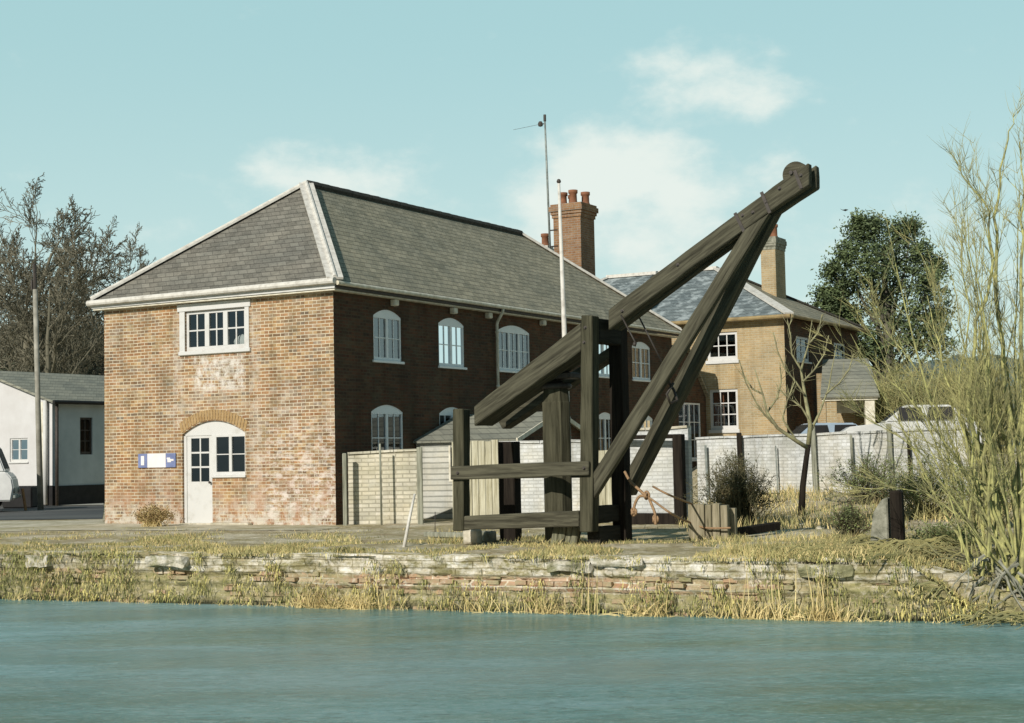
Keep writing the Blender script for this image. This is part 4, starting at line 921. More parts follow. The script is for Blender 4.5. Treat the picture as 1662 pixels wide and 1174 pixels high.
    strut2([K(963, 768, .02), K(963, 810, .02), K(1247, 347, .34), K(1207, 374, .34)], .15, 'near strut rising from the near post to the jib')
    strut2([K(1022, 757, y0 - .08), K(1022, 806, y0 - .08), K(1262, 340, .60), K(1228, 362, .60)], .25, 'far strut rising from the far post to the jib')
    # sole blocks of the struts
    0 and g.prism([K(963, 836, .05), K(963, 770, .05), K(975, 770, .05), K(975, 790, .05), K(963.5, 812, .05)], (0, .2, 0)); 
    # bottom cross piece lit foot between posts on the right
    g = MB(); g.bar((X0 + .05, .25, .16), (X0 + .05, 1.0, .16), .22, .26); g.build('cross_beam', ty, root, bevel=.012)
    # worn edges: break the long straight arrises a little
    for o in list(root.children):
        if o.type != 'MESH' or not any(k in o.name for k in ('post', 'rail', 'brace', 'jib', 'strut', 'cross')) or 'king' in o.name: continue
        bm = bmesh.new(); bm.from_mesh(o.data)
        for _ in range(3):
            E_ = [e for e in bm.edges if e.calc_length() > .3]
            if E_: bmesh.ops.subdivide_edges(bm, edges=E_, cuts=1)
        bmesh.ops.triangulate(bm, faces=bm.faces)
        sd_ = len(o.name) * 3.7 + o.location.x
        for v in bm.verts: q = v.co; v.co = q + Vector((fbm(q.x * 3 + sd_, q.y * 9, q.z * 9), fbm(q.x * 3, q.y * 9 + sd_, q.z * 9), fbm(q.x * 3, q.y * 9, q.z * 9 + sd_))) * .009
        bm.to_mesh(o.data); bm.free()
    def strap(u0, v0, u1, v1, y, w_=.05):
        g = MB(); a_ = K(u0, v0, y); b_ = K(u1, v1, y); g.bar(a_ - Vector((0, .008, 0)), b_ - Vector((0, .008, 0)), .014, w_, (1, 0, .8)); g.build('iron_strap', M['iron'], root)
    strap(1236, 312, 1250, 346, ja); strap(1193, 346, 1208, 376, ja); strap(1290, 277, 1301, 306, ja)
    # tie rods and chain under the jib
    def rod(a, b, r_=.014): g = MB(); g.tube([a, b], r_, 6); return g.build('tie_rod', M['iron'], root, True)
    rod(K(1008, 512, ja), K(1031, 556, .1)); rod(K(1036, 512, jb), K(1074, 588, jb + .1))
    rod(K(1031, 556, .1), K(1029, 562, .1), .03)
    g = MB(); g.tube([K(1078, 600, .2), K(1084, 618, .5), K(1094, 634, .6), K(1099, 650, .5), K(1088, 655, .4), K(1082, 640, .3), K(1093, 622, .4)], .022, 6); g.build('chain', M['iron'], root, True)
    # dangling hemp behind king post
    return root, K, base
CR, KK, CBASE = crane()

# chocks and litter round the crane foot
def worldK(u, v, y): p = KK(u, v, y); return CBASE - B3 * p.x + A3 * p.y + Vector((0, 0, p.z))
def rough_block(name, p, dims, mat, label, cat, rz=0, seed=1, amp=.03, tilt=0, bev=.03, ribs=0):
    bm = bmesh.new(); bmesh.ops.create_cube(bm, size=1)
    bmesh.ops.scale(bm, vec=dims, verts=bm.verts)
    bmesh.ops.bevel(bm, geom=bm.edges[:], offset=bev, segments=1, affect='EDGES'); bmesh.ops.subdivide_edges(bm, edges=bm.edges[:], cuts=4, use_grid_fill=True)
    for v in bm.verts:
        q = v.co; v.co = q + Vector((fbm(q.x * 5 + seed, q.y * 5, q.z * 5), fbm(q.x * 5, q.y * 5 + seed, q.z * 5), fbm(q.x * 4, q.y * 4, q.z * 4 + seed))) * amp
        if ribs: v.co.y += .02 * math.sin(q.x * ribs)
    me = bpy.data.meshes.new(name); bm.to_mesh(me); bm.free(); me.materials.append(mat)
    for f_ in me.polygons: f_.use_smooth = True
    o = bpy.data.objects.new(name, me); C.objects.link(o); o.location = (p[0], p[1], p[2] + dims[2] / 2 - .02); o.rotation_euler = (0, tilt, rz); tag(o, label, cat); return o
p = atz(767, 882); rough_block('stone_block', (p.x, p.y + .1, 0), (.24, .26, .24), M['stone_pale'], 'pale squared stone block chocked under the left foot of the crane', 'block', -.5, 2, .02)
p = atz(787, 882); rough_block('stone_block', (p.x + .05, p.y + .5, 0), (.2, .3, .2), M['stone_grey'], 'small grey stone behind the pale block under the crane', 'block', .3, 5, .04)
def log_bundle():
    p = atz(919, 886); root = empty('log_stump', (p.x, p.y + .15, 0), -.3, 'leaning stump of split timbers wedged under the near post of the crane', 'stump'); r = random.Random(4)
    for k in range(4):
        g = MB(); x = -.16 + k * .105; g.bar((x - .03, r.uniform(-.03, .03), -.05), (x + .04, r.uniform(0, .05), .30 + r.uniform(-.02, .03)), .105, .2, (0, 1, 0)); g.build('timber', M['timber_grey'] if 0 else wood_mat('mossy_timber', (.26, .25, .17), (.11, .11, .07), 'z'), root, bevel=.02)
log_bundle()
a = atz(690, 873); b = atz(756, 877)
g = MB(); g.bar((0, 0, .06), (b.x - a.x, b.y - a.y + .3, .07), .09, .09); tag(g.build('plank', M['timber_grey'], None, bevel=.01, loc=(a.x, a.y, 0)), 'squared timber lying on the grass left of the crane foot', 'plank')
a = atz(655, 887); g = MB(); top = atY(673, 802, a.y + .25) - a; g.tube([(0, 0, -.05), tuple(top * .5), tuple(top)], [.03, .026, .018], 7)
tag(g.build('leaning_stake', M['lead'], None, True, loc=tuple(a)), 'thin pale stake leaning over at the quay edge', 'stake')
a = atz(706, 868); g = MB(); g.tube([(0, 0, -.05), (.01, 0, .42)], .008, 5); tag(g.build('wire_peg', M['iron'], None, True, loc=tuple(a)), 'short thin rusty peg standing in the grass left of the crane', 'peg')
def bollard():
    p = atz(1118, 877); root = empty('mooring_stump', (p.x, p.y, 0), -TH * .55, 'squared cluster of grey timbers with an orange rope looped round it', 'mooring post'); h_ = .56
    for k, (x, y, w_, d_, hh) in enumerate(((0, 0, .27, .28, .58), (.275, .02, .11, .26, .57), (.39, .0, .13, .28, .59), (.525, .02, .12, .25, .56), (.12, .3, .3, .22, .53), (.43, .3, .3, .22, .5))):
        g = MB(); g.box(x, y, -.1, x + w_ - .008, y + d_, hh); g.build('timber', M['timber_pale'], root, bevel=.006)
    return p
bp = bollard()
# rope: from the strut foot, knotted, two slack lines to the stump
def curve(pts, r_, name, mat, parent, sag=0, n=8):
    P = [Vector(q) for q in pts]; out = []
    for i in range(len(P) - 1):
        p0 = P[max(i - 1, 0)]; p1 = P[i]; p2 = P[i + 1]; p3 = P[min(i + 2, len(P) - 1)]
        for k in range(n):
            t_ = k / n; out.append(.5 * ((2 * p1) + (p2 - p0) * t_ + (2 * p0 - 5 * p1 + 4 * p2 - p3) * t_ * t_ + (3 * p1 - p0 - 3 * p2 + p3) * t_ ** 3))
    out.append(P[-1]); g = MB(); g.tube(out, r_, 6); return g.build(name, mat, parent, True)
rope = empty('rope', (0, 0, 0), 0, 'orange rope knotted at the strut foot and slung slackly to the timber stump', 'rope')
W = worldK; r_ = .017
curve([W(1014, 766, .95), W(1022, 780, .85), W(1036, 794, .7), W(1050, 806, .6)], .024, 'line', M['rope'], rope)
e_ = atY(1118, 820, bp.y + .0); curve([W(1060, 790, .9), W(1085, 803, .5), e_ + Vector((.1, .15, 0))], r_, 'line', M['rope'], rope)
e2 = atY(1119, 848, bp.y - .04); e3 = atY(1146, 857, bp.y - .15); e4 = atY(1186, 857, bp.y - .30)
curve([W(1050, 806, .6), W(1062, 814, .5), W(1090, 834, .3), e2, e3, e4], r_, 'line', M['rope'], rope)
curve([W(1050, 806, .6), W(1038, 806, .58), W(1030, 820, .56), W(1029, 838, .56)], .022, 'line', M['rope'], rope)
curve([W(1052, 806, .6), W(1057, 818, .56), W(1063, 834, .54), W(1064, 852, .54)], .022, 'line', M['rope'], rope)
for (u, v) in ((1050, 805), (1029, 832), (1064, 844)):
    g = MB(); q = W(u, v, .57); pts = [q + Vector((math.cos(a_) * .035, math.sin(a_ * 1.7) * .04, math.sin(a_) * .05 + (a_ - 5) * .006)) for a_ in [k * .5 for k in range(26)]]; g.tube(pts, .018, 5); g.build('knot', M['rope'], rope, True)
# fallen beam right of the stump
a = atz(1150, 876); b = atz(1262, 866)
g = MB(); g.bar((0, 0, .05), (b.x - a.x, b.y - a.y, .13), .15, .14); tag(g.build('fallen_beam', M['timber_dark'], None, bevel=.015, loc=(a.x, a.y, 0)), 'dark squared beam lying on the grass beside the roped stump', 'beam')
# rubble heaps
rs = random.Random(21); rl = [(1222, 853, .3, 'pale lump of rubble behind the dark fallen beam'), (1240, 856, .2, 'smaller grey stone next to the rubble at the fallen beam'), (1345, 858, .2, 'round pale stone on the bank between sapling and split posts'), (1368, 853, .32, 'flat pale slab on the bank left of the split posts'), (1300, 862, .16, 'little grey stone on the bank left of the round pale one'), (1008, 884, .1, 'small stone at the foot of the far crane post')]
for i, (u, v, s_, lb) in enumerate(rl):
    p = atz(u, v); rough_block('stone', (p.x, p.y, height(p.x, p.y) - .03), (s_, s_ * .8, s_ * .5), M['stone_pale'] if i in (0, 2, 3) else M['stone_grey'], lb, 'stone', rs.uniform(0, 3), i * 3 + 1, .06, bev=.06 * s_)
for k in range(16):
    u = rs.uniform(1215, 1500); v = rs.uniform(842, 892); p = atz(u, v); s_ = rs.uniform(.07, .2)
    o = rough_block('bank_stone', (p.x, p.y, height(p.x, p.y) - .02), (s_ * 1.5, s_, s_ * .5), M['stone_pale'], 'small pale stones scattered over the rough bank right of the roped stump', 'stone', rs.uniform(0, 3), k * 5 + 2, .05, bev=.08 * s_)
    o['group'] = 'pale stones scattered over the bank'
# stone post and tarred stump at the right
p = atz(1428, 894, -.02); root = empty('split_post', (p.x, p.y, 0), -.45, 'grey weathered post standing beside a black charred stump', 'post')
g = MB(); g.prism([(-.17, 0, -.1), (.13, 0, -.1), (.13, 0, .74), (.04, 0, .70), (-.08, 0, .52)], (0, .2, 0)); g.build('grey_post', M['stone_grey'], root, bevel=.02)
g = MB(); g.bar((.25, .1, -.1), (.24, .1, .83), .17, .2, (0, 1, 0)); g.build('stump', M['timber_dark'], root, bevel=.03)
p = atz(1310, 898, -.03)

# ------------------------------------------------------------------ lean-to at the far end of the warehouse (dark gable with a pale window)
def leanto():
    root = empty('brick_annexe', tuple(loc_of(0, 18.32)), -TH, 'dark brick annexe with sloping end at the far end of the warehouse', 'annexe')
    fs = lambda y, z, d: (-d, y, z); L_ = 2.68
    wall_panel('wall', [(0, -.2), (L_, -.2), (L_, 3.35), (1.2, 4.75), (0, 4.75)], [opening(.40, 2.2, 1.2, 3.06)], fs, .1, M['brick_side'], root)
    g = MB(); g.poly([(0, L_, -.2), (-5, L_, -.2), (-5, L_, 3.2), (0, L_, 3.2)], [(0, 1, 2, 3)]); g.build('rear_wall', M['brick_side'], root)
    quad('roof', [(.12, L_ + .03, 3.33), (-5, L_ + .03, 3.33), (-5, 1.15, 4.86), (.12, 1.15, 4.86)], M['slate'], root); quad('roof', [(.12, 1.15, 4.861), (-5, 1.15, 4.861), (-5, .02, 4.9), (.12, .02, 4.9)], M['slate'], root)
    window(root, (0, .40, 1.2), math.pi / 2, 1.80, 1.86, 0, (2, 2), 3, 0, 'pane_side', 'white_fresh', .02)  # white_fresh: frame painted lighter to stand for sky light
leanto()

# ------------------------------------------------------------------ right-hand house
def house():
    Y = 51; O = atY(1272, 515, Y); GZ = .9; b0 = Vector((O.x, O.y, 0)); EV = O.z
    root = empty('brick_house', tuple(b0), -TH, 'two-storey tan brick house with blue slate hipped roof and sash windows', 'house')
    def K(u, v, y=0): p = on(u, v, b0 + A3 * y, A3) - b0; return Vector((-(p.dot(B3)), p.dot(A3), p.z))
    def KS(u, v, x=0): p = on(u, v, b0 - B3 * x, B3) - b0; return Vector((x, p.dot(A3), p.z))
    up0 = K(1148, 586); up1 = K(1196, 538); lo0 = K(1153, 698); lo1 = K(1197, 631)
    wins = [(up0.x, up1.x, up0.z, up1.z), (lo0.x, lo1.x, lo0.z, lo1.z)]; sh = up0.x - 3.4
    wins += [(up0.x - 3.6, up1.x - 3.6, up0.z, up1.z)]
    wall_panel('wall', [(-12, 0), (0, 0), (0, EV), (-12, EV)], [opening(*w_) for w_ in wins], lambda x, z, d: (x, d, z), .12, M['brick_tan'], root)['label'] = 'sunlit tan brick wall with tall sash windows'
    DEP = KS(1391, 542).y
    s0 = KS(1292, 545); s1 = KS(1312, 588)
    sw = [(s0.y + .0, s1.y + .2, s1.z, s0.z), (s0.y + 4, s1.y + 4.2, s1.z, s0.z)]
    wall_panel('wall', [(0, 0), (DEP, 0), (DEP, EV), (0, EV)], [opening(*w_) for w_ in sw], lambda y, z, d: (-d, y, z), .12, M['brick_side'], root)['label'] = 'dark shaded end wall of the house'  # the tan house's shaded side takes the shade-darkened brick
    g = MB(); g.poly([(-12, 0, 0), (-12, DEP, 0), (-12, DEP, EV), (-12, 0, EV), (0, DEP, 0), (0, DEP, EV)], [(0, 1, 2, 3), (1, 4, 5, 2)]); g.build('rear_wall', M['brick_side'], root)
    g = MB(); g.box(-11.9, .2, (up0.z + lo1.z) / 2 - .1, -.1, DEP - .1, (up0.z + lo1.z) / 2); g.box(-11.9, .2, EV - .1, -.1, DEP - .1, EV - .03); g.box(-11.9, 3.5, 0, -.1, 3.6, EV - .11); g.build('inner_floor', M['dark'], root)
    for i, (a, b, c, d_) in enumerate(wins):
        o = window(root, (a, 0, c), 0, b - a, d_ - c, 0, (3,) if i == 1 else (3,), 3 if i == 1 else 2, 0, 'pane_house', depth=.05, fr=.09, sillw=.12, bars=.035)
    # pale curtains behind lower window: orange-pink
    a, b, c, d_ = wins[1]
    g = MB()
    for k in range(12):
        x = a + .06 + k * .03; g.box(x, .22 + .02 * (k % 2), c + .1, x + .028, .25 + .02 * (k % 2), d_ - .1)
    g.build('curtain', simple('salmon_curtain', (.62, .25, .14), (.45, .17, .1), 3), root)
    for a, b, c, d_ in sw: window(root, (0, a, c), math.pi / 2, b - a, d_ - c, 0, (2,), 3, 0, 'pane_side', depth=.05, fr=.08, bars=.035)
    # roof
    ov = .3; zc = EV + .05; ap = K(1228, 437, DEP / 2); pitch = DEP / 2; RZ = K(1150, 441, DEP / 2).z
    rx = -DEP / 2 * .98
    RZ = max(RZ, zc + 2.2)
    A_, B_, C_, D_ = (-12 - ov, -ov, zc), (ov, -ov, zc), (ov, DEP + ov, zc), (-12 - ov, DEP + ov, zc); R0, R1 = (-12 - ov + DEP / 2, DEP / 2, RZ), (rx, DEP / 2, RZ)
    quad('roof', [A_, B_, R1, R0], M['slate_blue'], root)['label'] = 'blue slate slope facing the canal'
    quad('roof', [B_, C_, R1], M['slate'], root); quad('roof', [C_, D_, R0, R1], M['slate'], root); quad('roof', [D_, A_, R0], M['slate_blue'], root)
    for p, q, w_ in ((B_, R1, .34), (C_, R1, .16), (A_, R0, .3)):
        g = MB(); L3 = Vector((0, 0, .04)); g.bar(Vector(p) + L3, Vector(q) + L3, w_, .06); g.build('hip_flashing', M['lead'] if w_ > .2 else M['ridge'], root)
    g = MB(); g.bar(Vector(R0) + Vector((0, 0, .05)), Vector(R1) + Vector((0, 0, .05)), .22, .12); g.build('ridge_tiles', M['lead'], root)
    g = MB(); g.tube([(-12 - ov, -ov - .06, EV - .0), (ov + .06, -ov - .06, EV - .0)], .07, 8); g.tube([(ov + .06, -ov, EV), (ov + .06, DEP + ov, EV)], .06, 8); g.build('gutter', simple('brown_gutter', (.36, .27, .13), (.22, .16, .08), 4), root)
    g = MB(); g.box(-12, -ov + .02, EV - .05, ov - .02, -.001, EV - .005); g.build('soffit', M['cream'], root)
    # chimney on this roof
    cy = DEP / 2 + .2; c0 = K(1236, 400, cy); c1 = K(1258, 400, cy); ztop = K(1255, 384, cy).z
    cw_ = .55
    o = chimney('house_chimney', tuple(b0 - B3 * (c1.x - cw_ / 2) + A3 * (cy + .5)), -TH, cw_, 1.0, EV + .4, ztop, [(.05, 0, .5, .15)], 'narrow stone chimney on the ridge of the tan brick house half hidden by the jib', M['brick_tan'], M['stone_grey'], .04)
    return root, DEP
house()

# porch / garage right of the house
def porch():
    Y = 50.5; b0 = atY(1336, 645, Y); b0z = b0.z; root = empty('garage', (b0.x, b0.y, 0), -.12, 'small open-fronted outbuilding with a grey slate roof right of the house', 'outbuilding')
    def K(u, v): p = atY(u, v, Y); return p.x - b0.x, p.z
    wd = K(1420, 645)[0]; zt = K(1375, 582)[1]
    g = MB(); g.box(.1, 0, .6, .42, .35, b0z - .1); g.build('pillar', M['brick_tan'], root); g = MB(); g.box(wd - .35, 0, .6, wd - .05, .35, b0z - .1); g.build('pillar', M['cream'], root)
    g = MB(); g.box(.0, 2.6, .6, wd, 2.8, b0z + .9); g.build('rear_wall', M['brick_tan'], root); g = MB(); g.box(-.05, -.05, b0z - .12, wd + .05, .02, b0z + .0); g.build('fascia', M['cream'], root)
    quad('roof', [(-.1, -.15, b0z), (wd + .1, -.15, b0z), (wd + .1, 2.9, zt + .15), (-.1 + .35, 2.9, zt + .15)], M['slate_grey'], root)
    g = MB(); g.box(.42, 1.2, b0z - .5, wd - .4, 1.3, b0z - .13); g.build('lintel', M['cream'], root)
porch()

# ------------------------------------------------------------------ left white building
def left_building():
    Y0 = 55; c = atz(85, 818.5, .0); k = 55 / c.y; O = Vector((c.x * k, 55, 0))
    root = empty('white_cottage', tuple(O), -TH - .02, 'white rendered single-storey building with black plinth and low grey roof', 'building')
    A_ = Vector((math.sin(TH + .02), math.cos(TH + .02), 0)); B_ = Vector((-math.cos(TH + .02), math.sin(TH + .02), 0))
    def K(u, v): p = on(u, v, O, A_) - O; return -p.dot(B_), p.z
    def S(u, v): p = on(u, v, O, B_) - O; return p.dot(A_), p.z
    ez = S(100, 648)[1]; gx, gz_ = K(0, 606); slope = (gz_ - K(60, 637)[1]) / (K(60, 637)[0] - gx)
    hw = 3.6; ap = on(90, 606, O + B_ * hw, B_).z; slope = (ap - ez) / hw
    wz = [K(16, 750), K(45, 711)]
    wins = [(wz[0][0], wz[1][0], wz[0][1], wz[1][1])]
    wall_panel('gable_wall', [(-2 * hw, 0), (0, 0), (0, ez), (-hw, ap), (-2 * hw, ez)], [opening(*w_) for w_ in wins], lambda x, z, d: (x, d, z), .1, M['white_render'], root)
    a = S(130, 738); b = S(150, 678); L_ = 12
    side_m = simple('pale_blue_render', (.52, .58, .60), (.42, .48, .50), 1.2, .9)  # shaded side of the white render, shade put into a bluish colour
    wall_panel('wall', [(0, 0), (L_, 0), (L_, ez), (0, ez)], [opening(a[0], b[0], a[1], b[1])], lambda y, z, d: (-d, y, z), .1, side_m, root)
    g = MB(); g.box(-2 * hw, .3, ez - .1, -.1, L_ - .1, ez - .05); g.build('ceiling', M['dark'], root)
    g = MB(); g.box(-2 * hw, 2, 0, -.1, 2.1, ez - .11); g.build('inner_wall', M['dark'], root)
    window(root, (wins[0][0], 0, wins[0][2]), 0, wins[0][1] - wins[0][0], wins[0][3] - wins[0][2], 0, (1, 1), 2, 0, depth=.04, fr=.06)
    window(root, (0, a[0], a[1]), math.pi / 2, b[0] - a[0], b[1] - a[1], 0, (2,), 3, 0, 'pane', 'iron', .05, sill=False, fr=.07, bars=.03)
    pz_ = S(120, 788)[1]
    g = MB(); g.box(.0, .0, -.05, .04, L_, pz_); g.box(-2 * hw, -.035, -.05, .04, -.002, pz_ + .02); g.build('plinth', M['black'], root)
    for sgn, nm in ((1, 'a'), (-1, 'b')):
        e = 0 if sgn > 0 else -2 * hw; ov = .25 * sgn
        quad('roof', [(e + ov, -.2, ez - .25 * slope), (e + ov, L_ + .2, ez - .25 * slope), (-hw, L_ + .2, ap + .0), (-hw, -.2, ap + .0)], M['slate_grey'], root, .08)
    g = MB(); g.tube([(.28, -.2, ez - .12), (.28, L_, ez - .12)], .07, 8); g.build('gutter', M['black'], root)
    g = MB(); g.tube([(.12, .1, ez - .12), (.12, .1, 0)], .06, 8); g.build('downpipe', M['iron'], root, True)
    # white corner pilaster and pipe
    g = MB(); x0 = K(67, 700)[0]; g.box(x0, -.09, pz_ + .03, x0 + .22, -.036, ez - .1); g.build('pilaster', M['cream'], root)
    g = MB(); x1 = K(76, 700)[0]; g.tube([(x1 + .05, -.12, ez - .05), (x1 + .05, -.12, .05)], .08, 8); g.build('downpipe', M['white'], root, True)
left_building()
# telegraph pole
p = atz(66, 822); k = 50 / p.y; b = Vector((p.x * k, 50, 0)); tp = atY(57, 470, 50); tp2 = atY(56, 428, 50)
root = empty('telegraph_pole', tuple(b), 0, 'tall grey wooden pole standing in front of the white building', 'pole')
g = MB(); g.tube([(0, 0, -.1), tuple((tp - b) * .5), tuple(tp - b)], [.10, .085, .075], 10); g.build('pole', simple('pale_pole', (.40, .38, .32), (.22, .21, .17), 3), root, True)
g = MB(); g.tube([tuple(tp - b), tuple(tp2 - b)], .06, 8); g.tube([tuple(tp - b + Vector((-.1, 0, .3))), tuple(tp - b + Vector((-.1, 0, 0)))], .05, 6); g.build('bracket', M['iron'], root)

# ------------------------------------------------------------------ vehicles
def vehicle(name, O, rz, L_, H_, Wd, prof_body, prof_cab, col, label, cat, wheels, wr=.31):
    root = empty(name, O, rz, label, cat)
    paint = simple(name + '_paint', col, tuple(c * .8 for c in col), 2, .3, .6)
    def shell(prof, wy, inset, nm, mat, par, bv=.04):
        g = MB(); n = len(prof); zmin = min(z for x, z in prof); zmax = max(z for x, z in prof)
        for s_ in (-1, 1):
            for x, z in prof: g.v.append((x, s_ * (wy - inset * (z - zmin) / max(1e-3, zmax - zmin)), z))
        tri = tessellate_polygon([[Vector((x, z, 0)) for x, z in prof]])
        g.f = [tuple(t_) for t_ in tri] + [tuple(n + i for i in reversed(t_)) for t_ in tri] + [(i, (i + 1) % n, n + (i + 1) % n, n + i) for i in range(n)]
        return g.build(nm, mat, par, bevel=bv, seg=2)
    b = shell(prof_body, Wd / 2, .05, 'body', paint, root)
    cab = shell(prof_cab, Wd / 2 - .06, .14, 'cabin', paint, root)
    xs = [x for x, z in prof_cab]; zs = [z for x, z in prof_cab]; zl, zh = min(zs) + .05, max(zs) - .07
    # side windows
    for s_ in (-1, 1):
        for (a, b_) in ((.18, .5), (.54, .84)):
            x0 = min(xs) + (max(xs) - min(xs)) * a; x1 = min(xs) + (max(xs) - min(xs)) * b_
            def yy(z): return s_ * (Wd / 2 - .06 - .14 * (z - min(zs)) / (max(zs) - min(zs)) + .006)
            g = MB(); g.poly([(x0, yy(zl), zl), (x1, yy(zl), zl), (x1 - .06, yy(zh), zh), (x0 + .06, yy(zh), zh)], [(0, 1, 2, 3)]); g.build('window', M['black'], cab)
    n = len(prof_cab)
    # front and rear screens (first and last sloping edges)
    for i0, i1 in ((0, 1), (n - 1, n - 2)):
        (x0, z0), (x1, z1) = prof_cab[i0], prof_cab[i1]
        sx = -1 if x0 < 0 else 1; P = lambda f_, y: (x0 + (x1 - x0) * f_ + sx * .012, y * (Wd / 2 - .06 - .14 * f_), z0 + (z1 - z0) * f_ + .012)
        g = MB(); g.poly([P(.12, -.86), P(.12, .86), P(.9, .86), P(.9, -.86)], [(0, 1, 2, 3)]); g.build('windscreen', M['black'], cab)
    for x in wheels:
        for s_ in (-1, 1):
            g = MB(); g.lathe([(.05, -.09), (wr * .9, -.09), (wr, -.06), (wr, .06), (wr * .9, .09), (.05, .09)], 18, (x, s_ * (Wd / 2 - .08), wr), (0, 1, 0)); wl = g.build('wheel', M['black'], root, True)
            g = MB(); g.lathe([(.04, 0), (wr * .55, 0), (wr * .5, .02), (.05, .03)], 14, (x, s_ * (Wd / 2 + .012), wr), (0, s_, 0)); g.build('hub_cap', M['metal'], wl)
    xe = max(x for x, z in prof_body)
    for s_ in (-1, 1):
        g = MB(); g.lathe([(.09, 0), (.09, .02), (.05, .04)], 12, (xe - .01, s_ * (Wd / 2 - .25), .62), (1, 0, 0)); g.build('headlight', M['metal'], root)
    g = MB(); g.box(xe - .02, -Wd / 2 + .05, .38, xe + .06, Wd / 2 - .05, .48); g.build('bumper', M['metal'], root, bevel=.01)
    return root
body = [(-2.0, .28), (-2.02, .75), (-1.9, .88), (-.9, .92), (.75, .92), (1.75, .82), (1.98, .68), (2.0, .28)]
cabn = [(-1.45, .90), (-.95, 1.36), (.25, 1.38), (.85, .91)]
p = atY(1482, 700, 43); gz_ = height(p.x, 43); roof_z = atY(1490, 658, 43).z
vehicle('parked_car', (p.x, 43, roof_z - 1.38), R(172), 4, 1.38, 1.62, body, cabn, (.62, .62, .60), 'white saloon car parked behind the white wall under the willow branches', 'car', (-1.25, 1.25))
p = atY(1325, 700, 45); roof_z = atY(1325, 687, 45).z
vehicle('parked_car', (p.x, 45, roof_z - 1.38), R(185), 4, 1.38, 1.6, body, cabn, (.34, .42, .50), 'blue grey car mostly hidden by the white wall beside the house corner', 'car', (-1.25, 1.25))
vb = [(-2.1, .3), (-2.15, 1.0), (-2.1, 1.2), (1.95, 1.2), (2.12, 1.0), (2.17, .7), (2.1, .3)]; vc = [(-2.12, 1.18), (-2.0, 2.08), (1.35, 2.12), (1.62, 2.0), (1.93, 1.19)]
p = atz(-20, 822); k = 49 / p.y
p2 = atY(-92, 800, 48.5)
vehicle('delivery_van', (p2.x, 48.5, .05), R(12), 4.3, 2.0, 1.75, vb, vc, (.74, .74, .72), 'pale grey van cut off by the left edge in front of the white building', 'van', (-1.35, 1.35), .33)
g = MB(); p = atY(42, 815, 49.5); g.bar((0, 0, 0), (-.14, .1, .7), .07, .05); tag(g.build('prop_board', simple('orange_board', (.5, .26, .12), (.35, .18, .08), 4), None, loc=(p.x, p.y, 0)), 'narrow orange brown board propped by the black plinth near the van', 'board')
g = MB(); p = atY(40, 815, 52.5); g.box(-.55, 0, 0, .45, .8, .72); tag(g.build('dark_bin', M['black'], None, bevel=.05, loc=(p.x - .2, p.y, 0)), 'dark low bin between the van and the grey pole', 'bin')

# ------------------------------------------------------------------ trees
def bough(g, p, d, L_, r0, lvl, rnd, P, out):
    """grow one limb; P: params list per level"""
    prm = P[lvl]; n = prm['seg']; pts = [p.copy()]; rad = [r0]; q = p.copy(); dd = d.normalized(); step = L_ / n
    for i in range(n):
        dd = (dd + Vector((rnd.gauss(0, 1), rnd.gauss(0, 1), rnd.gauss(0, 1))) * prm['wig'] + Vector((0, 0, prm['up']))).normalized()
        q = q + dd * step; pts.append(q.copy()); rad.append(max(r0 * (1 - (i + 1) / n * prm['tap']), P['min']))
    (g if lvl < P['split'] else out).tube(pts, rad, prm['sides'], False)
    if lvl + 1 >= P['levels']: return
    nx = P[lvl + 1]
    for k in range(prm['kids']):
        f_ = prm['from'] + (1 - prm['from']) * (k + rnd.random()) / prm['kids']; i = min(n - 1, int(f_ * n)); base = pts[i].lerp(pts[i + 1], f_ * n - i)
        ax = (pts[i + 1] - pts[i]).normalized(); s_ = ax.orthogonal().normalized(); s_ = Matrix.Rotation(rnd.uniform(0, 6.283), 3, ax) @ s_
        a = nx['ang'] * rnd.uniform(.7, 1.3); cd_ = ax * math.cos(a) + s_ * math.sin(a)
        bough(g, base, cd_, L_ * nx['len'] * rnd.uniform(.6, 1.15) * (1.1 - .45 * f_), max(rad[i] * nx['rad'], P['min']), lvl + 1, rnd, P, out)
def lv(seg, wig, up, tap, sides, kids=0, from_=.3, ang=.7, len_=.6, rad=.6): return dict(seg=seg, wig=wig, up=up, tap=tap, sides=sides, kids=kids, ang=ang, len=len_, rad=rad, **{'from': from_})
def bare_tree(name, loc, h, r0, seed, P, mats, label, cat, group=None, lean=(0, 0), part='crown'):
    root = empty(name, loc, 0, label, cat, group); rnd = random.Random(seed); g = MB(); out = MB()
    bough(g, Vector((0, 0, -.1)), Vector((lean[0], lean[1], 1)), h, r0, 0, rnd, P, out)
    g.build('trunk', mats[0], root, True); out.build(part, mats[1], root); return root
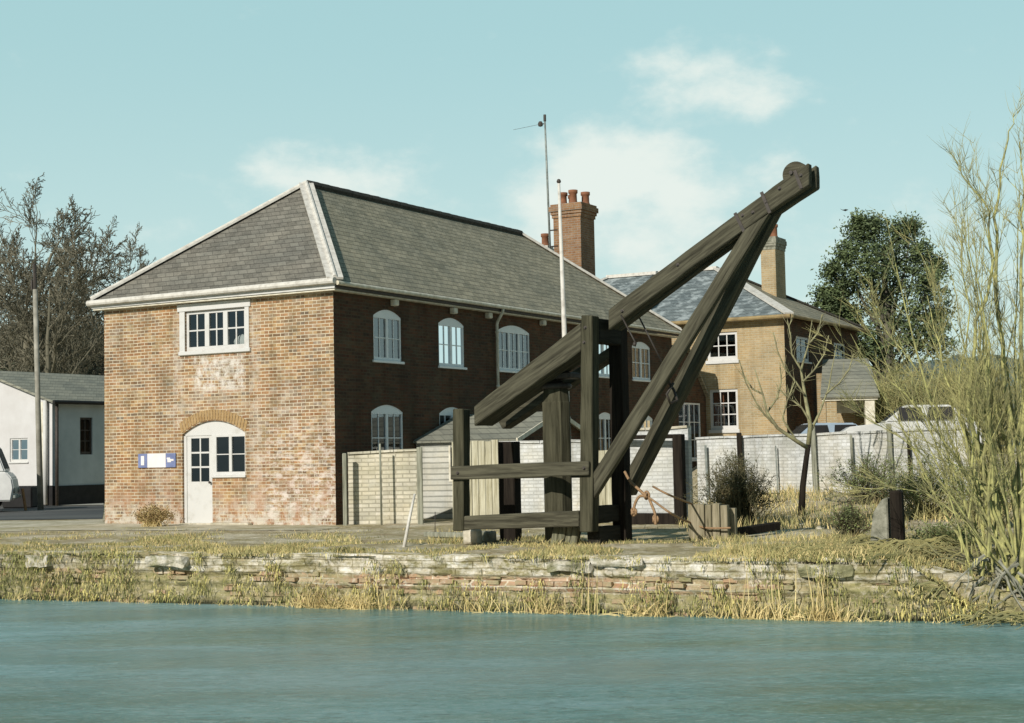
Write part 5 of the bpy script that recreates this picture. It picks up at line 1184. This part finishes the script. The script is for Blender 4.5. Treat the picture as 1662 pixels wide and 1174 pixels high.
# big winter trees far left
PF = {'levels': 5, 'split': 2, 'min': .016, 0: lv(8, .06, .03, .8, 7, 12, .16), 1: lv(8, .12, .09, .8, 6, 8, .2, .8, .56, .5), 2: lv(6, .16, .06, .8, 4, 8, .15, .65, .55, .5), 3: lv(5, .2, .02, .7, 3, 6, .2, .6, .5, .5), 4: lv(3, .25, .0, .5, 3, 0, .1, .6, .5, .7)}
for i, (u, vt, Y, seed, lb) in enumerate(((28, 326, 78, 4, 'largest bare winter tree rising behind the white building at the left edge'), (118, 410, 92, 5, 'bare tree just right of the grey pole behind the white building'), (-70, 380, 84, 8, 'bare tree at the extreme left edge behind the gable'), (205, 432, 104, 12, 'low bare tree against the sky beside the warehouse eave'), (70, 455, 74, 21, 'shorter bare tree in the thicket behind the grey pole'), (160, 470, 88, 33, 'bare tree close to the warehouse corner above the low roof'))):
    tp = atY(u, vt, Y); hh = tp.z
    bare_tree('bare_tree', (tp.x, Y, 0), hh * (.84 if i < 3 else .98), .34 if i == 0 else .24, seed, PF, (M['twig_far'], M['twig_far']), lb, 'tree', 'bare trees behind the white building')
# thicket behind
def thicket(name, u0, u1, vt0, vt1, Y, n, mat, label, seed, zb=0, tr=.02, kind='stuff', spread=.8, hmin=.5):
    r = random.Random(seed); g = MB()
    for _ in range(n):
        f_ = r.random(); u = u0 + (u1 - u0) * f_; vt = vt0 + (vt1 - vt0) * f_; y = Y * r.uniform(.96, 1.06); b = atY(u, 700, y); top = atY(u, vt + 26 * fbm(u * .02, seed, 0, 3), y).z
        h_ = (top - zb) * r.uniform(hmin, 1.0); q = Vector((b.x, y, zb)); z0 = zb + (top - zb) * r.uniform(0, .5); q.z = z0; d_ = Vector((r.gauss(0, .35), r.gauss(0, .3), 1)).normalized(); L_ = (zb + h_ - z0) * .9
        if L_ < .5: continue
        pts = [q.copy()]
        for k in range(5): d_ = (d_ + Vector((r.gauss(0, .2), r.gauss(0, .2), .02))).normalized(); q = q + d_ * L_ / 5; pts.append(q.copy())
        g.tube(pts, [tr * (1.6 - k * .26) for k in range(6)], 3, False)
        for k in range(5):
            b_ = pts[r.randint(1, 5)]; e = b_ + Vector((r.gauss(0, 1), r.gauss(0, 1), r.gauss(.5, .7))).normalized() * L_ * r.uniform(.12, .35) * spread; m_ = (b_ + e) / 2 + Vector((r.gauss(0, 1), 0, r.gauss(0, 1))) * .08 * L_; g.tube([b_, m_, e], [tr * .8, tr * .6, tr * .4], 3, False)
    return tag(g.build(name, mat), label, 'thicket', kind=kind)
thicket('thicket', -60, 320, 490, 446, 108, 1900, M['twig_far'], 'dense grey brown thicket of bare branches behind the white building', 4, tr=.05)
thicket('undergrowth', -60, 260, 560, 560, 86, 900, simple('dark_undergrowth', (.075, .085, .05), (.035, .04, .03), .3), 'dark tangled undergrowth just above the low grey roof', 6, tr=.055)
# hillside woods behind everything: terrain ridge at left and right
def woods(name, x0, x1, Y, h, mat, seed):
    g = MB(); n = 160; r = random.Random(seed)
    for j, (yy, f_) in enumerate(((Y, 0), (Y, .55), (Y + 8, .9), (Y + 25, 1), (Y + 90, .7))):
        for i in range(n + 1):
            x = x0 + (x1 - x0) * i / n; g.v.append((x, yy + 3 * fbm(x * .1, yy), -1 + (h + 1) * f_ * (1 + .16 * fbm(x * .035, seed) + .09 * fbm(x * .5, yy * .2)) ))
    for j in range(4):
        for i in range(n): a = j * (n + 1) + i; g.f.append((a, a + 1, a + n + 2, a + n + 1))
    return tag(g.build(name, mat, None, True), kind='structure')
woods('wooded_hill', -120, -8, 150, 15, simple('hill_wood', (.10, .11, .085), (.05, .055, .045), .5, .95, bump=1, bd=.8), 3)
woods('hills', 20, 200, 230, 15, simple('blue_hill_wood', (.13, .17, .15), (.09, .12, .11), .25, .95, bump=1, bd=1), 9)

# evergreen behind the house, right
def evergreen():
    Y = 62; ct = atY(1432, 372, Y); bs = 1.0; root = empty('evergreen_tree', (ct.x, Y, bs), 0, 'dark bushy evergreen tree standing behind the house on the right', 'tree'); r = random.Random(17)
    H = ct.z - bs; tr = MB(); tr.tube([(0, 0, 0), (.1, 0, H * .5), (0, 0, H * .9)], [.28, .2, .05], 7)
    # leading shoots / boughs with leaf clumps
    lf = MB(); m = FPX / Y
    lobes = [((1400, 372), 26), ((1462, 375), 26), ((1430, 400), 36), ((1372, 410), 30), ((1492, 410), 28), ((1400, 440), 46), ((1460, 440), 46), ((1362, 465), 30), ((1340, 478), 18), ((1500, 470), 36), ((1420, 490), 55), ((1380, 520), 36), ((1480, 520), 46), ((1440, 570), 60), ((1390, 570), 40), ((1510, 560), 40), ((1335, 520), 14), ((1362, 500), 22), ((1520, 430), 22), ((1525, 510), 30), ((1350, 440), 14), ((1345, 500), 26), ((1366, 540), 30), ((1418, 365), 12), ((1480, 368), 12), ((1395, 358), 9)]
    for (u, v), rp in lobes:
        c_ = atY(u, v, Y) - Vector((ct.x, Y, bs)); R_ = rp / m * .9
        c_.y += r.uniform(-1, 1) * R_
        tr.tube([(0, 0, max(0, c_.z * .55)), c_ * .7 + Vector((0, 0, c_.z * .1)), c_], [.09, .05, .02], 4, False)
        for s_ in range(int(12 + rp * 1.35)):        # sprays inside the lobe
            d_ = Vector((r.gauss(0, 1), r.gauss(0, 1), r.gauss(0, 1))).normalized(); q = c_ + d_ * R_ * r.uniform(.25, 1.12)
            cr_ = r.uniform(.12, .46)
            for k in range(24):
                a = q + Vector((r.gauss(0, 1), r.gauss(0, 1), r.gauss(0, .8))) * cr_ * .55; e1 = Vector((r.gauss(0, 1), r.gauss(0, 1), r.gauss(0, 1))).normalized() * r.uniform(.05, .10); e2 = e1.orthogonal().normalized() * r.uniform(.03, .055)
                b = len(lf.v); lf.v += [tuple(a - e1), tuple(a + e2), tuple(a + e1), tuple(a - e2)]; lf.f.append((b, b + 1, b + 2, b + 3))
    tr.build('trunk', M['twig'], root, True); lf.build('crown', M['leaf'], root)
evergreen()

# bare sapling in front of the white wall
def sapling():
    b = atY(1300, 830, 31.0); b.z = height(b.x, 31) - .02; root = empty('bare_sapling', tuple(b), 0, 'small bare fruit tree with a dark lower trunk in front of the white wall', 'tree'); r = random.Random(31)
    def P(u, v, y=0): return atY(u, v, 31.0 + y) - b
    tk = MB(); low = MB()
    low.tube([Vector((0, 0, -.05)), P(1303, 790), P(1308, 750), P(1312, 722)], [.075, .062, .055, .052], 8)
    tk.tube([P(1312, 722), P(1315, 690), P(1306, 640, .1), P(1300, 600, .15), P(1312, 560, .2), P(1318, 520, .2)], [.052, .045, .034, .025, .016, .007], 7)
    tk.tube([P(1312, 728), P(1293, 716, -.1), P(1262, 695, -.2), P(1245, 670, -.2), P(1238, 640, -.2), P(1225, 600, -.2)], [.046, .042, .034, .026, .018, .009], 7)
    tk.tube([P(1313, 706), P(1330, 670, .1), P(1345, 630, .2), P(1350, 600, .2), P(1358, 560, .2)], [.03, .024, .016, .012, .006], 6)
    limbs = [[(1265, 697), (1240, 672), (1228, 655), (1210, 620), (1200, 585)], [(1305, 640), (1290, 618), (1275, 600), (1262, 570), (1255, 540)], [(1303, 620), (1322, 600), (1338, 575), (1345, 545)], [(1245, 670), (1262, 645), (1268, 620), (1266, 590)],
             [(1238, 640), (1222, 632), (1208, 612)], [(1340, 640), (1362, 622), (1378, 600), (1385, 575)], [(1293, 716), (1270, 680), (1278, 650), (1290, 620)], [(1300, 600), (1285, 575), (1283, 545), (1278, 520)], [(1318, 690), (1300, 660), (1283, 648), (1262, 630)], [(1312, 560), (1328, 540), (1335, 510)]]
    tw = MB()
    for l in limbs:
        y = r.uniform(-.4, .4); pts = [P(u, v, y * i / len(l)) for i, (u, v) in enumerate(l)]; n = len(pts); tk.tube(pts, [.022 * (1 - .7 * i / n) for i in range(n)], 5, False)
        for _ in range(15):
            i = r.randint(0, n - 2); a = pts[i].lerp(pts[i + 1], r.random()); d_ = ((pts[i + 1] - pts[i]).normalized() + Vector((r.gauss(0, .7), r.gauss(0, .5), r.gauss(.2, .5)))).normalized(); L_ = r.uniform(.12, .4); m_ = a + d_ * L_ * .5; e = m_ + (d_ + Vector((r.gauss(0, .2), 0, .2))).normalized() * L_ * .5; tw.tube([a, m_, e], [.0065, .005, .003], 3, False)
    low.build('trunk', M['timber_dark'], root, True); tk.build('limb', M['twig_near'], root, True); tw.build('twigs', M['twig_near'], root)
sapling()

# willow at the right edge: many upright shoots from a leaning stool
def willow():
    b = atz(1640, 935, -.25); root = empty('willow_tree', (b.x, b.y, -.3), 0, 'tall multi-stemmed yellow green willow leaning from the bank at the right edge', 'tree'); r = random.Random(77); Y = b.y; o = Vector((b.x, b.y, -.3))
    def P(u, v, y=0): return atY(u, v, Y + y) - o
    tk = MB(); sh = MB(); tw = MB()
    stems = [([(1640, 960), (1632, 880), (1605, 790), (1575, 720), (1545, 640), (1520, 560), (1505, 480)], .06), ([(1640, 960), (1628, 860), (1590, 740), (1570, 640), (1590, 520), (1610, 420), (1602, 345), (1566, 285), (1541, 245)], .055),
             ([(1645, 960), (1650, 850), (1640, 720), (1630, 600), (1618, 480), (1615, 380), (1621, 300), (1636, 225), (1644, 190)], .065), ([(1650, 960), (1665, 820), (1660, 650), (1655, 500), (1658, 385), (1662, 300), (1655, 230)], .06),
             ([(1632, 900), (1600, 820), (1560, 760), (1530, 690), (1490, 610), (1450, 545), (1405, 480)], .036), ([(1636, 900), (1585, 800), (1525, 700), (1470, 640), (1420, 600), (1375, 575)], .03),
             ([(1650, 960), (1680, 800), (1700, 620), (1690, 450), (1680, 330)], .06), ([(1628, 880), (1585, 770), (1555, 680), (1560, 600), (1575, 500), (1560, 420), (1552, 350)], .034),
             ([(1640, 900), (1600, 780), (1600, 660), (1605, 560), (1590, 470), (1575, 400), (1570, 320)], .034), ([(1640, 940), (1570, 850), (1500, 800), (1440, 790), (1395, 800)], .022), ([(1640, 930), (1560, 830), (1500, 740), (1440, 700), (1400, 670)], .024)]
    def twig(a, d_, L_, r0, tgt, seg=4, up=.1):
        pts = [a]; q = a
        for k in range(seg): d_ = (d_ + Vector((r.gauss(0, .10), r.gauss(0, .10), up))).normalized(); q = q + d_ * L_ / seg; pts.append(q)
        tgt.tube(pts, [r0 * (1 - .8 * k / seg) for k in range(seg + 1)], 3 if r0 < .012 else 4, False); return pts
    paths = []
    for k_, (px, r0) in enumerate(stems):
        r0 *= .70
        y1 = r.uniform(-.9, 1.2); n = len(px); pts = [P(u, v, y1 * i / n) for i, (u, v) in enumerate(px)]
        fine = []
        for i in range(n - 1):
            for k in range(3): q = pts[i].lerp(pts[i + 1], k / 3); fine.append(q + Vector((r.gauss(0, .022), r.gauss(0, .02), 0)))
        fine.append(pts[-1]); rad = [max(.0035, r0 * (1 - .92 * i / len(fine))) for i in range(len(fine))]; tk.tube(fine, rad, 7, False); paths.append((fine, rad))
    # the open fan of slender shoots
    for _ in range(40):
        f_ = r.random(); u0 = r.uniform(1560, 1680); v0 = r.uniform(780, 950); u1 = u0 + r.gauss(-45, 75); v1 = r.uniform(250, 640) if r.random() < .6 else r.uniform(560, 760); y1 = r.uniform(-.8, 1.6)
        if u1 < 1420: v1 = max(v1, 480)
        a = P(u0, v0, y1 * .3); b_ = P(u1, v1, y1); m_ = a.lerp(b_, .45) + Vector((r.gauss(0, .12), 0, 0)); fine = []
        for k in range(9):
            t_ = k / 8; fine.append(a * (1 - t_) ** 2 + m_ * 2 * t_ * (1 - t_) + b_ * t_ * t_ + Vector((r.gauss(0, .015), r.gauss(0, .015), 0)))
        r0 = r.uniform(.010, .024); rad = [max(.003, r0 * (1 - .85 * k / 8)) for k in range(9)]; sh.tube(fine, rad, 5, False); paths.append((fine, rad))
    for fine, rad in paths:
        n = len(fine)
        for _ in range(10 if n < 12 else 18):
            i = r.randint(n // 4, n - 2); a = fine[i].lerp(fine[i + 1], r.random()); ax = (fine[i + 1] - fine[i]).normalized(); d_ = (ax + Vector((r.gauss(-.05, .38), r.gauss(0, .35), r.gauss(.12, .2)))).normalized(); L_ = r.uniform(.25, 1.05) * (1 - .45 * i / n); pts = twig(a, d_, L_, min(.010, rad[i] * .55), sh, 4, .10)
            for _2 in range(5):
                a2 = pts[r.randint(1, 3)]; d2 = (d_ + Vector((r.gauss(0, .5), r.gauss(0, .4), r.gauss(.1, .25)))).normalized(); p3 = twig(a2, d2, r.uniform(.12, .5), .0042, tw, 3, .06)
                if r.random() < .7: twig(p3[1], (d2 + Vector((r.gauss(0, .6), r.gauss(0, .4), .05))).normalized(), r.uniform(.08, .25), .003, tw, 2, .05)
    tk.build('trunk', M['willow'], root, True); tag(sh.build('shoots', M['willow'], root), kind='stuff'); tag(tw.build('crown', M['willow_twig'], root), kind='stuff')
    # roots spilling down the bank
    rt = MB()
    for _ in range(26):
        a = P(r.uniform(1590, 1680), r.uniform(900, 950), r.uniform(-.2, .3)); pts = [a]; q = a; d_ = Vector((r.gauss(-.3, .7), -.35, -.35))
        for k in range(5): d_ = (d_ + Vector((r.gauss(0, .3), 0, -.18))).normalized(); q = q + d_ * r.uniform(.1, .2); pts.append(q)
        rt.tube(pts, [.022, .02, .016, .012, .009, .005], 5, False)
    tag(rt.build('roots', M['stone_grey'], root), kind='stuff')
willow()
# scrub bushes
def bush(name, u, v, Y, wpx, hpx, n, mat, label, seed, leaves=0, zb=None, lmat=None, rad=.008, base_spread=.25, cat='bush'):
    b = atY(u, v, Y); 
    if zb is None: b.z = height(b.x, Y) if v else b.z
    else: b.z = zb
    root = empty(name, tuple(b), 0, label, cat); r = random.Random(seed); g = MB(); lf = MB(); W_ = wpx * Y / FPX / 2; H_ = hpx * Y / FPX
    for _ in range(n):
        a = Vector((r.gauss(0, W_ * base_spread), r.gauss(0, W_ * base_spread), 0)); t_ = Vector((r.gauss(0, W_ * .48), r.gauss(0, W_ * .45), H_ * r.uniform(.45, 1.0))); t_.z *= 1 - .3 * min(1, abs(t_.x) / W_); m_ = a.lerp(t_, .5) + Vector((r.gauss(0, .08), r.gauss(0, .08), .05)) * W_
        g.tube([a, m_, t_], [rad, rad * .7, rad * .3], 3, False)
        for k in range(5):
            s_ = m_.lerp(t_, r.random()); e = s_ + Vector((r.gauss(0, 1), r.gauss(0, 1), r.gauss(.5, .8))).normalized() * r.uniform(.1, .3) * H_ * .6; g.tube([s_, e], [rad * .5, rad * .25], 3, False)
            for _2 in range(leaves):
                q = s_.lerp(e, r.random()) + Vector((r.gauss(0, .03), r.gauss(0, .03), r.gauss(0, .03))); e1 = Vector((r.gauss(0, 1), r.gauss(0, 1), r.gauss(0, 1))).normalized() * .022; e2 = e1.orthogonal().normalized() * .012; c_ = len(lf.v); lf.v += [tuple(q - e1), tuple(q + e2), tuple(q + e1), tuple(q - e2)]; lf.f.append((c_, c_ + 1, c_ + 2, c_ + 3))
    g.build('branches', mat, root)
    if leaves: lf.build('leaves', lmat or M['leaf_near'], root)
    return root
bush('round_bush', 1196, 858, 29.5, 130, 125, 330, M['bush'], 'dark twiggy round bush in front of the white wall right of the crane', 3, 2, lmat=simple('bush_leaf', (.15, .13, .06), (.06, .07, .035), 4))
bush('wall_shrub', 248, 850, 35.2, 66, 38, 190, M['straw'], 'low dry brown shrub against the foot of the end wall left of the door', 8, 2, zb=0, rad=.006, lmat=simple('dry_leaf', (.36, .24, .11), (.2, .14, .07), 4))
bush('thorn_bush', 1380, 880, 24.5, 70, 70, 130, M['bush'], 'small dark thorny bush just left of the stone post', 9, 1)
bush('scrub_bush', 1412, 815, 32.5, 130, 90, 130, M['bush'], 'olive scrub bush in front of the white wall beneath the white car', 12, 4)
bush('scrub_bush', 1500, 840, 30.0, 170, 110, 190, M['willow_twig'], 'wide tangled olive bush between the stone post and the willow stems', 14, 4)
bush('scrub_bush', 1600, 830, 27.5, 150, 130, 170, M['willow_twig'], 'green scrub bush growing behind the willow stems at the right edge', 15, 4)
bush('scrub_bush', 1540, 905, 22.8, 150, 60, 150, M['willow_twig'], 'low sprawling scrub at the foot of the willow above the bank', 18, 3, zb=-.15)
bush('yard_hedge', 1382, 705, 46, 66, 60, 220, M['bush'], 'dark bush in front of the small open outbuilding', 22, 6, zb=.9, lmat=M['leaf'], rad=.015)
for i, (u, v, Y, w_, h_, lb) in enumerate(((1470, 690, 52, 170, 175, 'tall olive thicket shrub behind the white car'), (1590, 700, 50, 190, 190, 'tall green shrub mass behind the willow at the right edge'), (1420, 690, 56, 110, 150, 'green shrub between the small outbuilding and the white car'), (1540, 690, 60, 200, 165, 'broad background shrub right of the evergreen tree'))):
    bush('background_shrub', u, v, Y, w_, h_, 420, M['willow_twig'], lb, 40 + i, 5, zb=.9, rad=.018, lmat=M['leaf_near'])['group'] = 'shrubs behind the white wall'
# ivy-ish creepers on the far warehouse wall near the crane
# water edge weeds
bush('wall_weed', 1330, 935, 21.35, 60, 45, 60, M['bush'], 'dark weed clump growing from the coping right of the crane', 51, 5, zb=-.32, lmat=simple('weed_leaf', (.16, .17, .07), (.08, .09, .04), 4))
bush('wall_weed', 560, 925, 24.7, 60, 28, 70, M['bush'], 'green weed clump on the canal wall left of the brick patch', 52, 6, zb=-.25, lmat=simple('weed_leaf_green', (.16, .18, .07), (.08, .1, .04), 4))
# gull in the sky
p = atY(1372, 341, 60); g = MB(); s_ = .22
g.v = [(-s_, 0, .06), (-s_ * .5, .05, .0), (0, .06, .03), (s_ * .5, .05, .0), (s_, 0, .07), (s_ * .5, -.05, .0), (0, -.08, .02), (-s_ * .5, -.05, .0), (0, 0, -.05)]
g.f = [(0, 1, 7), (1, 2, 6, 7), (2, 3, 5, 6), (3, 4, 5), (1, 8, 7), (3, 8, 5), (1, 2, 8), (2, 3, 8), (7, 8, 6), (6, 8, 5)]
tag(g.build('bird', M['iron'], None, loc=tuple(p)), 'tiny dark bird gliding in the sky right of the jib tip', 'bird')
